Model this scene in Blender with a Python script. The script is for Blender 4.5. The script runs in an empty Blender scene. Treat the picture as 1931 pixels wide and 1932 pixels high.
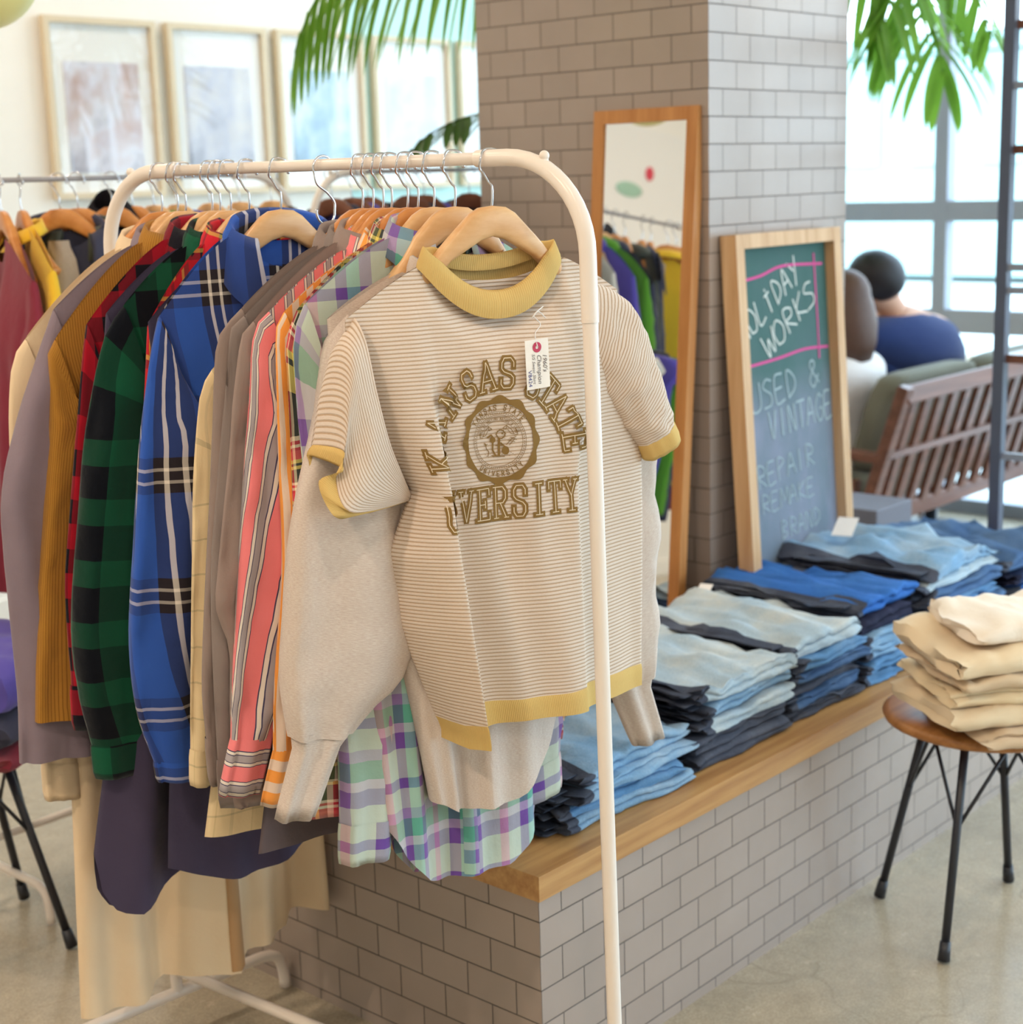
import bpy, bmesh, math, random
import numpy as np
from mathutils import Vector, noise as mnoise
random.seed(5); rng = np.random.default_rng(7)
C = bpy.context.scene.collection
PI = math.pi
# ------------------------------------------------------------------ camera model
FPX = 3005.4454
CAM = np.array([0., 0., 1.4854])
PITCH, ROLL, YAW = 0.20641, -0.02975, 0.73262
_fw = np.array([math.cos(PITCH)*math.cos(YAW), math.cos(PITCH)*math.sin(YAW), -math.sin(PITCH)])
_r0 = np.array([math.sin(YAW), -math.cos(YAW), 0.]); _u0 = np.cross(_r0, _fw)
_rt = math.cos(ROLL)*_r0 + math.sin(ROLL)*_u0; _up = -math.sin(ROLL)*_r0 + math.cos(ROLL)*_u0
def ray(x, y): return _fw + (x-965.5)/FPX*_rt - (y-966)/FPX*_up
def onp(x, y, p, n): d = ray(x, y); return CAM + d*(((p-CAM)@n)/(d@n))
def onz(x, y, z): d = ray(x, y); return CAM + d*((z-CAM[2])/d[2])
def ony(x, y, Y): d = ray(x, y); return CAM + d*(Y/d[1])
def onx(x, y, X): d = ray(x, y); return CAM + d*(X/d[0])
def atd(x, y, D): return CAM + ray(x, y)*D
def lin(c):
    return tuple(((v/255)/12.92 if v/255 <= .04045 else ((v/255+.055)/1.055)**2.4) for v in c)
# ------------------------------------------------------------------ materials
class NT:
    def __init__(s, m):
        m.use_nodes = True; s.t = m.node_tree; s.b = s.t.nodes['Principled BSDF']
    def n(s, kind, **kw):
        nd = s.t.nodes.new(kind)
        for k, v in kw.items(): setattr(nd, k, v)
        return nd
    def l(s, a, b): s.t.links.new(a, b)
    def math(s, op, a, b=None):
        m = s.n('ShaderNodeMath', operation=op)
        for i, v in enumerate((a, b)):
            if v is None: continue
            if isinstance(v, (int, float)): m.inputs[i].default_value = v
            else: s.l(v, m.inputs[i])
        return m.outputs[0]
    def mix(s, f, a, b, bt='MIX'):
        m = s.n('ShaderNodeMix', data_type='RGBA', blend_type=bt)
        for i, v in ((0, f), (6, a), (7, b)):
            if isinstance(v, (int, float)): m.inputs[i].default_value = v
            elif isinstance(v, tuple): m.inputs[i].default_value = (*v[:3], 1)
            else: s.l(v, m.inputs[i])
        return m.outputs[2]
    def ramp(s, f, stops, const=True):
        r = s.n('ShaderNodeValToRGB'); cr = r.color_ramp
        cr.interpolation = 'CONSTANT' if const else 'LINEAR'
        while len(cr.elements) < len(stops): cr.elements.new(.5)
        for e, (p, c) in zip(cr.elements, stops): e.position = p; e.color = (*c[:3], 1)
        s.l(f, r.inputs[0]); return r.outputs[0]
    def noise(s, scale, vec=None, detail=3, rough=.6):
        t = s.n('ShaderNodeTexNoise'); t.inputs['Scale'].default_value = scale
        t.inputs['Detail'].default_value = detail; t.inputs['Roughness'].default_value = rough
        if vec is not None: s.l(vec, t.inputs['Vector'])
        return t.outputs[0]
    def scaled(s, vec, sc):
        m = s.n('ShaderNodeMapping'); m.inputs['Scale'].default_value = sc; s.l(vec, m.inputs[0]); return m.outputs[0]
    def uv(s): return s.n('ShaderNodeTexCoord').outputs['UV']
    def obj(s): return s.n('ShaderNodeTexCoord').outputs['Object']
    def bump(s, h, strength=.2, dist=.002):
        b = s.n('ShaderNodeBump'); b.inputs['Strength'].default_value = strength; b.inputs['Distance'].default_value = dist
        s.l(h, b.inputs['Height']); s.l(b.outputs[0], s.b.inputs['Normal'])
    def col(s, c):
        if isinstance(c, tuple): s.b.inputs['Base Color'].default_value = (*c[:3], 1)
        else: s.l(c, s.b.inputs['Base Color'])
def newmat(name, rough=.6, spec=.4, metal=0.):
    m = bpy.data.materials.new(name); t = NT(m)
    t.b.inputs['Roughness'].default_value = rough; t.b.inputs['Specular IOR Level'].default_value = spec
    t.b.inputs['Metallic'].default_value = metal
    return m, t
def plain(name, rgb, rough=.5, spec=.4, metal=0., vary=.06, scale=14):
    m, t = newmat(name, rough, spec, metal); c = lin(rgb)
    n = t.noise(scale, t.obj())
    t.col(t.mix(n, tuple(v*(1-vary) for v in c), tuple(min(1, v*(1+vary)) for v in c)))
    return m
def cloth_fin(t, col, heather=0., bump=.25):
    uv = t.uv()
    if heather:
        n = t.noise(1., t.scaled(uv, (160, 900, 1)), 2); col = t.mix(t.math('MULTIPLY', n, heather), col, (1, 1, 1), 'MULTIPLY') if False else t.mix(heather, col, t.ramp(n, [(.3, (.25, .25, .25)), (.7, (.8, .8, .8))], False), 'OVERLAY')
    n2 = t.noise(9, uv, 4)
    col = t.mix(.25, col, t.ramp(n2, [(.25, (.4, .4, .4)), (.75, (.6, .6, .6))], False), 'OVERLAY')
    t.col(col)
    w = t.noise(700, uv, 1)
    w2 = t.noise(22, uv, 4, .55); t.bump(t.math('ADD', t.math('MULTIPLY', w, .12), t.math('MULTIPLY', w2, 2.2)), bump, .005)
    t.b.inputs['Sheen Weight'].default_value = .15; t.b.inputs['Sheen Roughness'].default_value = .5
def cloth(name, rgb, rough=.9, heather=0.):
    m, t = newmat(name, rough, .15); cloth_fin(t, lin(rgb), heather); return m
def bands(t, coord, bl):
    tot = sum(w for w, _ in bl); f = t.math('FRACT', t.math('DIVIDE', coord, tot)); st = []; x = 0
    for w, c in bl: st.append((x/tot, lin(c))); x += w
    return t.ramp(f, st)
def plaid(name, warp, weft=None, mixf=.5, rough=.9, shift=(0, 0), soft=False):
    m, t = newmat(name, rough, .12); uv = t.uv(); s = t.n('ShaderNodeSeparateXYZ'); t.l(uv, s.inputs[0])
    u = t.math('ADD', s.outputs[0], 10+shift[0]); v = t.math('ADD', s.outputs[1], 10+shift[1])
    if warp is None: c = bands(t, v, weft)
    elif weft is None: c = bands(t, u, warp)
    else: c = t.mix(mixf, bands(t, u, warp), bands(t, v, weft))
    cloth_fin(t, c); return m
def denim(name, rgb, fade=(190, 205, 220), f=.45):
    m, t = newmat(name, .85, .15); ob = t.obj(); uv = t.uv()
    n = t.noise(7, ob, 5, .65); g = t.noise(1., t.scaled(ob, (500, 260, 260)), 2)
    c = t.mix(t.ramp(n, [(.42, (0, 0, 0)), (.75, (f, f, f))], False), lin(rgb), lin(fade))
    c = t.mix(.35, c, t.ramp(g, [(.3, (.3, .3, .3)), (.7, (.7, .7, .7))], False), 'OVERLAY')
    t.col(c); t.bump(t.noise(60, ob, 4), .35, .004); return m
def wood(name, c1, c2, rough=.45, axis=0, scale=1.):
    m, t = newmat(name, rough, .35); ob = t.obj(); sc = [38*scale]*3; sc[axis] = 2.2*scale
    n = t.noise(1., t.scaled(ob, tuple(sc)), 5, .6)
    t.col(t.ramp(n, [(.3, lin(c1)), (.7, lin(c2))], False)); t.bump(n, .08, .001); return m
def tile(name, rgb, W=.1093, H=.06):
    m, t = newmat(name, .34, .6); uv = t.uv()
    b = t.n('ShaderNodeTexBrick'); t.l(uv, b.inputs['Vector']); b.offset = .5
    c = lin(rgb); b.inputs['Color1'].default_value = (*[v*.95 for v in c], 1); b.inputs['Color2'].default_value = (*[v*1.04 for v in c], 1)
    b.inputs['Mortar'].default_value = (*[v*.30 for v in c], 1); b.inputs['Scale'].default_value = 1.
    b.inputs['Mortar Size'].default_value = .0015; b.inputs['Mortar Smooth'].default_value = .3
    b.inputs['Brick Width'].default_value = W; b.inputs['Row Height'].default_value = H
    n = t.noise(6, uv, 3)
    t.col(t.mix(.2, b.outputs[0], t.ramp(n, [(.3, (.42, .42, .42)), (.7, (.58, .58, .58))], False), 'OVERLAY'))
    r = t.n('ShaderNodeMapRange'); t.l(b.outputs[1], r.inputs[0]); r.inputs[3].default_value = .24; r.inputs[4].default_value = .85
    t.l(r.outputs[0], t.b.inputs['Roughness'])
    inv = t.math('SUBTRACT', 1., b.outputs[1]); t.bump(inv, .6, .0015); return m
def concrete(name):
    m, t = newmat(name, .22, .5); ob = t.obj()
    a = t.noise(1.6, ob, 6, .6); b = t.noise(14, ob, 6, .7); sp = t.noise(260, ob, 2, .6)
    c = t.ramp(a, [(.3, lin((168, 156, 136))), (.7, lin((194, 182, 160)))], False)
    c = t.mix(.35, c, t.ramp(b, [(.35, (.38, .38, .36)), (.68, (.62, .62, .6))], False), 'OVERLAY')
    c = t.mix(.3, c, t.ramp(sp, [(.35, (.3, .3, .3)), (.65, (.7, .7, .7))], False), 'OVERLAY')
    v = t.n('ShaderNodeTexVoronoi', feature='DISTANCE_TO_EDGE'); v.inputs['Scale'].default_value = .8
    w = t.n('ShaderNodeVectorMath', operation='ADD'); t.l(ob, w.inputs[0])
    nn = t.n('ShaderNodeTexNoise'); nn.inputs['Scale'].default_value = 2.5; t.l(ob, nn.inputs['Vector']); t.l(nn.outputs[1], w.inputs[1]); t.l(w.outputs[0], v.inputs['Vector'])
    cr = t.ramp(v.outputs[0], [(0., (1, 1, 1)), (.004, (0, 0, 0))], False)
    c = t.mix(t.math('MULTIPLY', cr, .22), c, lin((96, 86, 72)))
    t.col(c)
    r = t.n('ShaderNodeMapRange'); t.l(b, r.inputs[0]); r.inputs[3].default_value = .14; r.inputs[4].default_value = .34; t.l(r.outputs[0], t.b.inputs['Roughness'])
    return m
def glassmat(name, tint=(1, 1, 1)):
    m = bpy.data.materials.new(name); m.use_nodes = True; t = m.node_tree; t.nodes.clear()
    o = t.nodes.new('ShaderNodeOutputMaterial'); mx = t.nodes.new('ShaderNodeMixShader'); tr = t.nodes.new('ShaderNodeBsdfTransparent'); ge = t.nodes.new('ShaderNodeNewGeometry'); mm = t.nodes.new('ShaderNodeMath'); mm.operation = 'MULTIPLY'; m1 = t.nodes.new('ShaderNodeMath'); m1.operation = 'SUBTRACT'; m1.inputs[0].default_value = 1.
    gl = t.nodes.new('ShaderNodeBsdfGlossy'); fr = t.nodes.new('ShaderNodeFresnel'); fr.inputs[0].default_value = 1.45
    tr.inputs[0].default_value = (*tint, 1); gl.inputs['Roughness'].default_value = .02
    t.links.new(ge.outputs['Backfacing'], m1.inputs[1]); t.links.new(fr.outputs[0], mm.inputs[0]); t.links.new(m1.outputs[0], mm.inputs[1]); t.links.new(mm.outputs[0], mx.inputs[0]); t.links.new(tr.outputs[0], mx.inputs[1]); t.links.new(gl.outputs[0], mx.inputs[2]); t.links.new(mx.outputs[0], o.inputs[0])
    return m
# ------------------------------------------------------------------ mesh builder
def cr(pts, n, closed=False):
    """Catmull-Rom resample of an (k,d) list to n points, by chord length"""
    P = np.array(pts, float); k = len(P)
    if closed: Q = np.vstack([P[-1], P, P[0], P[1]]); seg = k
    else: Q = np.vstack([2*P[0]-P[1], P, 2*P[-1]-P[-2]]); seg = k-1
    L = np.linalg.norm(np.diff(np.vstack([P, P[:1]]) if closed else P, axis=0), axis=1)+1e-9
    cum = np.concatenate([[0], np.cumsum(L)]); out = []
    for d in np.linspace(0, cum[-1], n, endpoint=not closed):
        i = min(int(np.searchsorted(cum, d, 'right'))-1, seg-1); t = (d-cum[i])/L[i]
        a, b, c, e = Q[i], Q[i+1], Q[i+2], Q[i+3]
        out.append(.5*((2*b)+(-a+c)*t+(2*a-5*b+4*c-e)*t*t+(-a+3*b-3*c+e)*t**3))
    return np.array(out)
def sm(x): x = min(1, max(0, x)); return x*x*(3-2*x)
class MB:
    def __init__(s): s.v = []; s.f = []; s.uv = []; s.mi = []
    def grid(s, P, UV=None, closed=False, mi=0, flip=False):
        P = np.asarray(P, float); m, n = P.shape[:2]; b = len(s.v); s.v.extend(P.reshape(-1, 3).tolist())
        nn = n if closed else n-1
        for i in range(m-1):
            for j in range(nn):
                j2 = (j+1) % n; q = [b+i*n+j, b+i*n+j2, b+(i+1)*n+j2, b+(i+1)*n+j]
                if UV is None: u = [(j/n, i/m), ((j+1)/n, i/m), ((j+1)/n, (i+1)/m), (j/n, (i+1)/m)]
                else:
                    jn = j+1
                    u = [UV[i][j], UV[i][jn], UV[i+1][jn], UV[i+1][j]]
                if flip: q = q[::-1]; u = u[::-1]
                s.f.append(q); s.uv.append([tuple(x) for x in u]); s.mi.append(mi)
        return b
    def poly(s, pts, mi=0, uv=None):
        b = len(s.v); s.v.extend([tuple(map(float, p)) for p in pts]); s.f.append(list(range(b, b+len(pts))))
        s.uv.append(uv if uv else [(0., 0.)]*len(pts)); s.mi.append(mi)
    def tube(s, path, r, n=10, cap=True, mi=0, ell=None):
        P = np.array(path, float); m = len(P); R = np.full(m, r) if np.isscalar(r) else np.array(r)
        T = np.gradient(P, axis=0); T /= np.linalg.norm(T, axis=1)[:, None]+1e-12
        ref = np.array([0, 0, 1.]) if abs(T[0][2]) < .9 else np.array([1., 0, 0]); rings = []
        N = np.cross(T[0], ref); N /= np.linalg.norm(N)
        for i in range(m):
            N = N-T[i]*(N@T[i]); N /= np.linalg.norm(N)+1e-12; B = np.cross(T[i], N)
            a = np.linspace(0, 2*PI, n, endpoint=False)
            e = ell if ell else (1, 1)
            rings.append(P[i]+R[i]*(np.cos(a)[:, None]*N*e[0]+np.sin(a)[:, None]*B*e[1]))
        b = s.grid(rings, closed=True, mi=mi, UV=[[(j/n*.1, i*.02) for j in range(n+1)] for i in range(m)])
        if cap:
            for ring, rev in ((0, False), (m-1, True)):
                idx = [b+ring*n+j for j in range(n)]
                s.f.append(idx[::-1] if not rev else idx); s.uv.append([(0., 0.)]*n); s.mi.append(mi)
    def box(s, c, d, ax=None, mi=0, bev=0.):
        c = np.array(c, float); X, Y, Z = ax if ax is not None else (np.array([1., 0, 0]), np.array([0, 1., 0]), np.array([0, 0, 1.]))
        hx, hy, hz = d[0]/2, d[1]/2, d[2]/2
        for (A, B, N, a, b_, h) in ((X, Y, Z, hx, hy, hz), (Y, X, -Z, hy, hx, hz), (Y, Z, X, hy, hz, hx), (Z, Y, -X, hz, hy, hx), (Z, X, Y, hz, hx, hy), (X, Z, -Y, hx, hz, hy)):
            o = c+N*h; s.poly([o-A*a-B*b_, o+A*a-B*b_, o+A*a+B*b_, o-A*a+B*b_], mi, [(0, 0), (2*a, 0), (2*a, 2*b_), (0, 2*b_)])
    def bar(s, p, q, w, h, mi=0, up=(0, 0, 1)):
        p, q = np.array(p, float), np.array(q, float); X = q-p; L = np.linalg.norm(X); X /= L
        Y = np.cross(up, X); Y /= np.linalg.norm(Y); Z = np.cross(X, Y); s.box((p+q)/2, (L, w, h), (X, Y, Z), mi)
    def lathe(s, prof, c=(0, 0, 0), n=32, mi=0):
        a = np.linspace(0, 2*PI, n, endpoint=False); c = np.array(c)
        s.grid([[c+np.array([r*math.cos(t), r*math.sin(t), z]) for t in a] for r, z in prof], closed=True, mi=mi,
               UV=[[(r*t, z) for t in np.linspace(0, 2*PI, n+1)] for r, z in prof])
    def ball(s, c, r, n=12, sc=(1, 1, 1)):
        c = np.array(c)
        s.grid([[c+r*np.array([math.sin(p)*math.cos(t)*sc[0], math.sin(p)*math.sin(t)*sc[1], math.cos(p)*sc[2]]) for t in np.linspace(0, 2*PI, n, endpoint=False)] for p in np.linspace(.01, PI-.01, n)], closed=True)
    def build(s, name, mat, parent=None, smooth=True, merge=1e-5, bevel=0., solid=0., loc=None, angle=None):
        me = bpy.data.meshes.new(name)
        if parent is not None: off = np.array(parent_loc(parent))
        else: off = np.array(loc if loc is not None else np.array(s.v).mean(0)*np.array([1, 1, 0])+np.array([0, 0, np.array(s.v)[:, 2].min()]))
        V = np.array(s.v)-off
        me.from_pydata(V.tolist(), [], s.f)
        ul = me.uv_layers.new(name='UVMap'); flat = [c for f in s.uv for uvp in f for c in uvp]
        ul.data.foreach_set('uv', np.array(flat, dtype=np.float32))
        for m in (mat if isinstance(mat, (list, tuple)) else [mat]): me.materials.append(m)
        me.polygons.foreach_set('material_index', s.mi)
        me.polygons.foreach_set('use_smooth', [smooth]*len(s.f))
        if merge:
            bm = bmesh.new(); bm.from_mesh(me); bmesh.ops.remove_doubles(bm, verts=bm.verts, dist=merge)
            bmesh.ops.recalc_face_normals(bm, faces=bm.faces); bm.to_mesh(me); bm.free()
        if smooth and angle: me.set_sharp_from_angle(angle=angle)
        o = bpy.data.objects.new(name, me); C.objects.link(o)
        if parent is not None: o.parent = parent
        else: o.location = off
        if bevel:
            b = o.modifiers.new('bevel', 'BEVEL'); b.width = bevel; b.segments = 2; b.limit_method = 'ANGLE'; b.angle_limit = .7
        if solid:
            b = o.modifiers.new('solid', 'SOLIDIFY'); b.thickness = solid; b.offset = 0
        return o
def parent_loc(o):
    l = np.array(o.location)
    return l + parent_loc(o.parent) if o.parent else l
def tag(o, label, cat, group=None, kind=None):
    o['label'] = label; o['category'] = cat
    if group: o['group'] = group
    if kind: o['kind'] = kind
    return o
def thing(name, label, cat, loc, group=None):
    o = bpy.data.objects.new(name, None); C.objects.link(o); o.location = loc; o.empty_display_size = .05
    return tag(o, label, cat, group)
def struct(name, mb, mat, parent=None, **k):
    o = mb.build(name, mat, parent, **k)
    if parent is None: o['kind'] = 'structure'
    return o
def dup(root, delta, label, group=None):
    r = root.copy(); C.objects.link(r); r.location = np.array(root.location)+np.array(delta); r['label'] = label
    if group: r['group'] = group
    for ch in list(root.children):
        c = ch.copy(); C.objects.link(c); c.parent = r
        for g in list(ch.children):
            d = g.copy(); C.objects.link(d); d.parent = c
    return r
# ================================================================== setting
BX, BY, BT = 1.7677, 1.5565, .405           # bench corner and top height
PX, PY, PW, PD = 3.001, 2.0788, .598, .692   # pillar corner, width along x, depth along y
WX, WY = 6.4, 5.0                            # window wall and picture wall
M_wall = plain('wall_paint', (250, 246, 238), .7, .2, vary=.02)
M_wall_cool = plain('window_light_wall_paint', (205, 240, 236), .6, .2, vary=.02)  # cool window light on the white wall, put into the paint colour
M_ceil = plain('ceiling_paint', (245, 240, 230), .8, .1, vary=.02)
M_floor = concrete('polished_concrete')
M_tile = tile('grey_tile', (168, 152, 141))
M_steel = plain('window_steel', (150, 156, 168), .45, .5)
M_black = plain('black_steel', (38, 40, 48), .4, .5)
M_white = plain('white_powder_coat', (240, 228, 216), .28, .5, vary=.015)
M_chrome = plain('chrome', (215, 215, 220), .16, .5, 1.)
M_oak = wood('bench_oak', (168, 118, 70), (212, 166, 108), .4, 0)
M_orange = wood('mirror_frame_wood', (178, 116, 62), (206, 146, 88), .4, 2)
M_pale = wood('board_frame_wood', (196, 150, 104), (224, 186, 142), .45, 2)
M_glass = glassmat('clear_glass')
def slab(name, x0, x1, y0, y1, z0, z1, mat):
    b = MB(); b.box(((x0+x1)/2, (y0+y1)/2, (z0+z1)/2), (x1-x0, y1-y0, z1-z0)); return struct(name, b, mat, smooth=False, merge=0)
slab('floor', -3.5, WX+.1, -4., WY, -.06, 0, M_floor)
slab('ceiling', -3.5, WX+.1, -4., WY, 3.1, 3.18, M_ceil)
slab('wall_back', -3.5, 4.62, WY, WY+.1, 0, 3.1, M_wall)
slab('wall_back_right', 4.62, WX+.1, WY, WY+.1, 0, 3.1, M_wall_cool)
slab('wall_left', -3.6, -3.5, -4., WY, 0, 3.1, M_wall)
slab('baseboard_back', -3.5, WX, WY-.015, WY, 0, .08, M_wall)
# tiled pillar
def tiled_box(b, x0, x1, y0, y1, z0, z1, uL, uR, vo):
    for P, du, u0 in (((x0, y1), (0, -1), uL+(y1-y0)), ((x0, y0), (1, 0), uR), ((x1, y0), (0, 1), 0.), ((x1, y1), (-1, 0), 0.)):
        L = (x1-x0) if du[0] else (y1-y0); sg = -1 if (du == (0, -1)) else 1
        q = [(P[0], P[1], z0), (P[0]+du[0]*L, P[1]+du[1]*L, z0), (P[0]+du[0]*L, P[1]+du[1]*L, z1), (P[0], P[1], z1)]
        ua, ub = u0, u0+sg*L
        b.poly(q, 0, [(ua+20*.1093, z0-vo), (ub+20*.1093, z0-vo), (ub+20*.1093, z1-vo), (ua+20*.1093, z1-vo)])
    b.poly([(x0, y0, z1), (x1, y0, z1), (x1, y1, z1), (x0, y1, z1)])
b = MB(); tiled_box(b, PX, PX+PW, PY, PY+PD, 0, 3.1, -.0452, 0., 1.847-.06*40)
struct('wall_pillar', b, M_tile, smooth=False, merge=0)
# tiled bench with its wooden top
bench = thing('display_bench', 'long grey tiled bench with oak top carrying the stacked jeans', 'bench', (BX, BY, 0))
b = MB(); tiled_box(b, BX, PX-.001, BY, 2.6, 0, .362, .5*.1093, 0., .3208-.06*20); tiled_box(b, PX-.001, 4.15, BY, PY-.001, 0, .362, .5*.1093, ((PX-.001-BX) % .1093), .3208-.06*20); b.build('tiled_base', M_tile, bench, smooth=False, merge=0)
b = MB(); b.box(((BX+PX-.01)/2-.001, (BY+2.6)/2, .3835), (PX-BX+.008, 2.6-BY+.02, .043)); b.box(((PX+4.16)/2, (BY+PY)/2-.006, .3835), (4.16-PX+.012, PY-BY+.007, .043)); b.build('wooden_top', M_oak, bench, smooth=False, merge=0, bevel=.003)
# windows: steel mullions and glass
def window(name, axis, fixed, us, zs, u0, u1, bar=.062):
    b = MB()
    def bx(ua, ub, za, zb, d=.07):
        c = ((ua+ub)/2, (za+zb)/2)
        if axis == 'y': b.box((fixed, c[0], c[1]), (d, ub-ua, zb-za))
        else: b.box((c[0], fixed, c[1]), (ub-ua, d, zb-za))
    for u in us: bx(u-bar/2, u+bar/2, 0, 3.1)
    for z, h in zs: bx(u0, u1, z-h/2, z+h/2, .066)
    o = struct(name, b, M_steel, smooth=False, merge=0)
    g = MB()
    if axis == 'y': g.box((fixed, (u0+u1)/2, 1.55), (.008, u1-u0, 3.08))
    else: g.box(((u0+u1)/2, fixed, 1.55), (u1-u0, .008, 3.08))
    p = struct('glass_pane', g, M_glass, o, smooth=False, merge=0)
    return o
window('window_1', 'y', WX, [WY-.05, 4.1, 3.222, 2.35, 1.47, .59, -.3, -1.2, -2.1, -3., -3.95], [(.03, .06), (.83, .10), (1.295, .085), (3.06, .08)], -4, WY)
window('window_added', 'x', -4., [3.0, 3.8, 4.6, 5.4, 6.3], [(.03, .06), (.83, .09), (3.06, .08)], 3.0, WX)  # unseen window added behind the camera so daylight reaches the right-hand faces
slab('wall_front', -3.5, 2.97, -4.1, -4., 0, 3.1, M_wall)
# outside: street ground, pale building and hedge
M_out = plain('pavement_outside', (200, 205, 200), .9, .1); M_bld = plain('pale_building', (176, 200, 196), .9, .1); 
slab('ground_outside', -12, 40, -20, 24, -.16, -.08, M_out)
bb = MB(); bb.box((22, 9.5, 2.0), (3, 6., 1.9)); bb.box((22, 9.5, 3.1), (3.2, 6.2, .25)); bb.box((22, 9.5, .55), (3.2, 6.2, 1.1))
for k in range(5): bb.box((20.48, 7.4+k*1.05, 2.0), (.1, .6, 1.0))
tag(bb.build('building', M_bld, None, smooth=False, merge=0), 'pale building across the street seen through the big window', 'building')
# ------------------------------------------------------------------ framed prints on the picture wall
M_frame = plain('pale_frame_wood', (226, 208, 178), .5, .3); M_mat = plain('white_mat', (246, 244, 240), .8, .1, vary=.01)
def print_mat(i, a, bcol, c):
    m, t = newmat('print_%d' % i, .5, .3); ob = t.obj()
    n = t.noise(3.2, t.scaled(ob, (1, 1, .8)), 4, .6); n2 = t.noise(7, ob, 3)
    col = t.ramp(n, [(.32, lin(a)), (.48, lin(bcol)), (.62, lin(c))], False)
    t.col(t.mix(.45, col, t.ramp(n2, [(.3, (.3, .3, .3)), (.7, (.7, .7, .7))], False), 'OVERLAY')); return m
pm = [((70, 66, 84), (226, 224, 234), (190, 150, 132)), ((58, 70, 92), (196, 196, 208), (226, 220, 214)), ((70, 104, 136), (170, 200, 222), (236, 240, 240)), ((150, 190, 205), (232, 240, 240), (200, 214, 226)), ((190, 214, 220), (236, 240, 238), (210, 226, 228))]
fl = ['framed print leftmost on the white wall, with a dark figure at its right', 'framed print second from left on the wall, grey subject in the middle', 'framed print third from left, half behind the drooping palm leaves', 'framed print fourth from left, pale and behind the palm leaflets', 'framed print cut off by the tiled pillar']
for i in range(5):
    x0 = 3.193+.518*i; x1 = x0+.463; z0, z1 = 1.458, 2.081; Y = WY-.012; fw_ = .021
    f = thing('framed_print', fl[i], 'picture', ((x0+x1)/2, Y, z0), 'framed prints on the wall')
    b = MB()
    b.box(((x0+x1)/2, Y-.012, z1-fw_/2), (x1-x0, .03, fw_)); b.box(((x0+x1)/2, Y-.012, z0+fw_/2), (x1-x0, .03, fw_))
    b.box((x0+fw_/2, Y-.012, (z0+z1)/2), (fw_, .03, z1-z0-2*fw_)); b.box((x1-fw_/2, Y-.012, (z0+z1)/2), (fw_, .03, z1-z0-2*fw_))
    b.build('frame', M_frame, f, smooth=False, merge=0)
    b = MB(); b.box(((x0+x1)/2, Y-.002, (z0+z1)/2), (x1-x0-.04, .006, z1-z0-.04)); b.build('mount', M_mat, f, smooth=False, merge=0)
    b = MB(); b.box(((x0+x1)/2, Y-.006, (z0+z1)/2-.03), (x1-x0-.15, .004, z1-z0-.24)); b.build('photo', print_mat(i, *pm[i]), f, smooth=False, merge=0)
    b = MB(); b.box(((x0+x1)/2, Y-.014, (z0+z1)/2), (x1-x0-.05, .003, z1-z0-.05)); b.build('glass_front', M_glass, f, smooth=False, merge=0)
# yellow lamp shade whose edge shows in the top left corner
c0 = atd(-42, -62, 3.3)
sh = thing('pendant_lamp', 'pale yellow globe pendant lamp cut by the top left corner', 'lamp', tuple(c0))
b = MB(); b.ball(c0, .126, 24); b.build('lamp_shade', plain('yellow_enamel', (250, 238, 160), .4, .4), sh)
b = MB(); b.tube([tuple(c0+np.array([0, 0, .12])), (c0[0], c0[1], 3.1)], .004); b.build('cord', M_black, sh)
# warm pendant whose glow shows on the glossy tiles
M_bulb, _t = newmat('warm_bulb', .4); _t.b.inputs['Emission Color'].default_value = (1, .78, .48, 1); _t.b.inputs['Emission Strength'].default_value = 26.
pb = thing('pendant_lamp', 'warm globe pendant right of the frame, glowing on the pillar tiles', 'lamp', (5.0, 1.0, 2.10))
b = MB(); b.ball((5.0, 1.0, 2.18), .075, 16); b.build('bulb_globe', M_bulb, pb)
b = MB(); b.tube([(5.0, 1.0, 2.25), (5.0, 1.0, 3.1)], .004); b.build('cord', M_black, pb)
# wall print seen in the mirror
w = thing('wall_print', 'small wall print with a red flower and green leaf, seen in the mirror', 'picture', (-.62, WY-.01, 1.72))
b = MB(); b.box((-.5, WY-.006, 2.0), (1.1, .01, .6)); b.build('sheet', M_mat, w, smooth=False, merge=0)
b = MB(); b.ball((-.66, WY-.014, 2.08), .036, 10, (1, .1, 1)); b.build('flower', plain('red_petal', (226, 70, 90), .6), w)
b = MB(); b.ball((-.50, WY-.014, 1.98), .11, 12, (1, .04, .34)); b.build('leaf', plain('pale_green_leaf', (170, 208, 186), .6), w)
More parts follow.
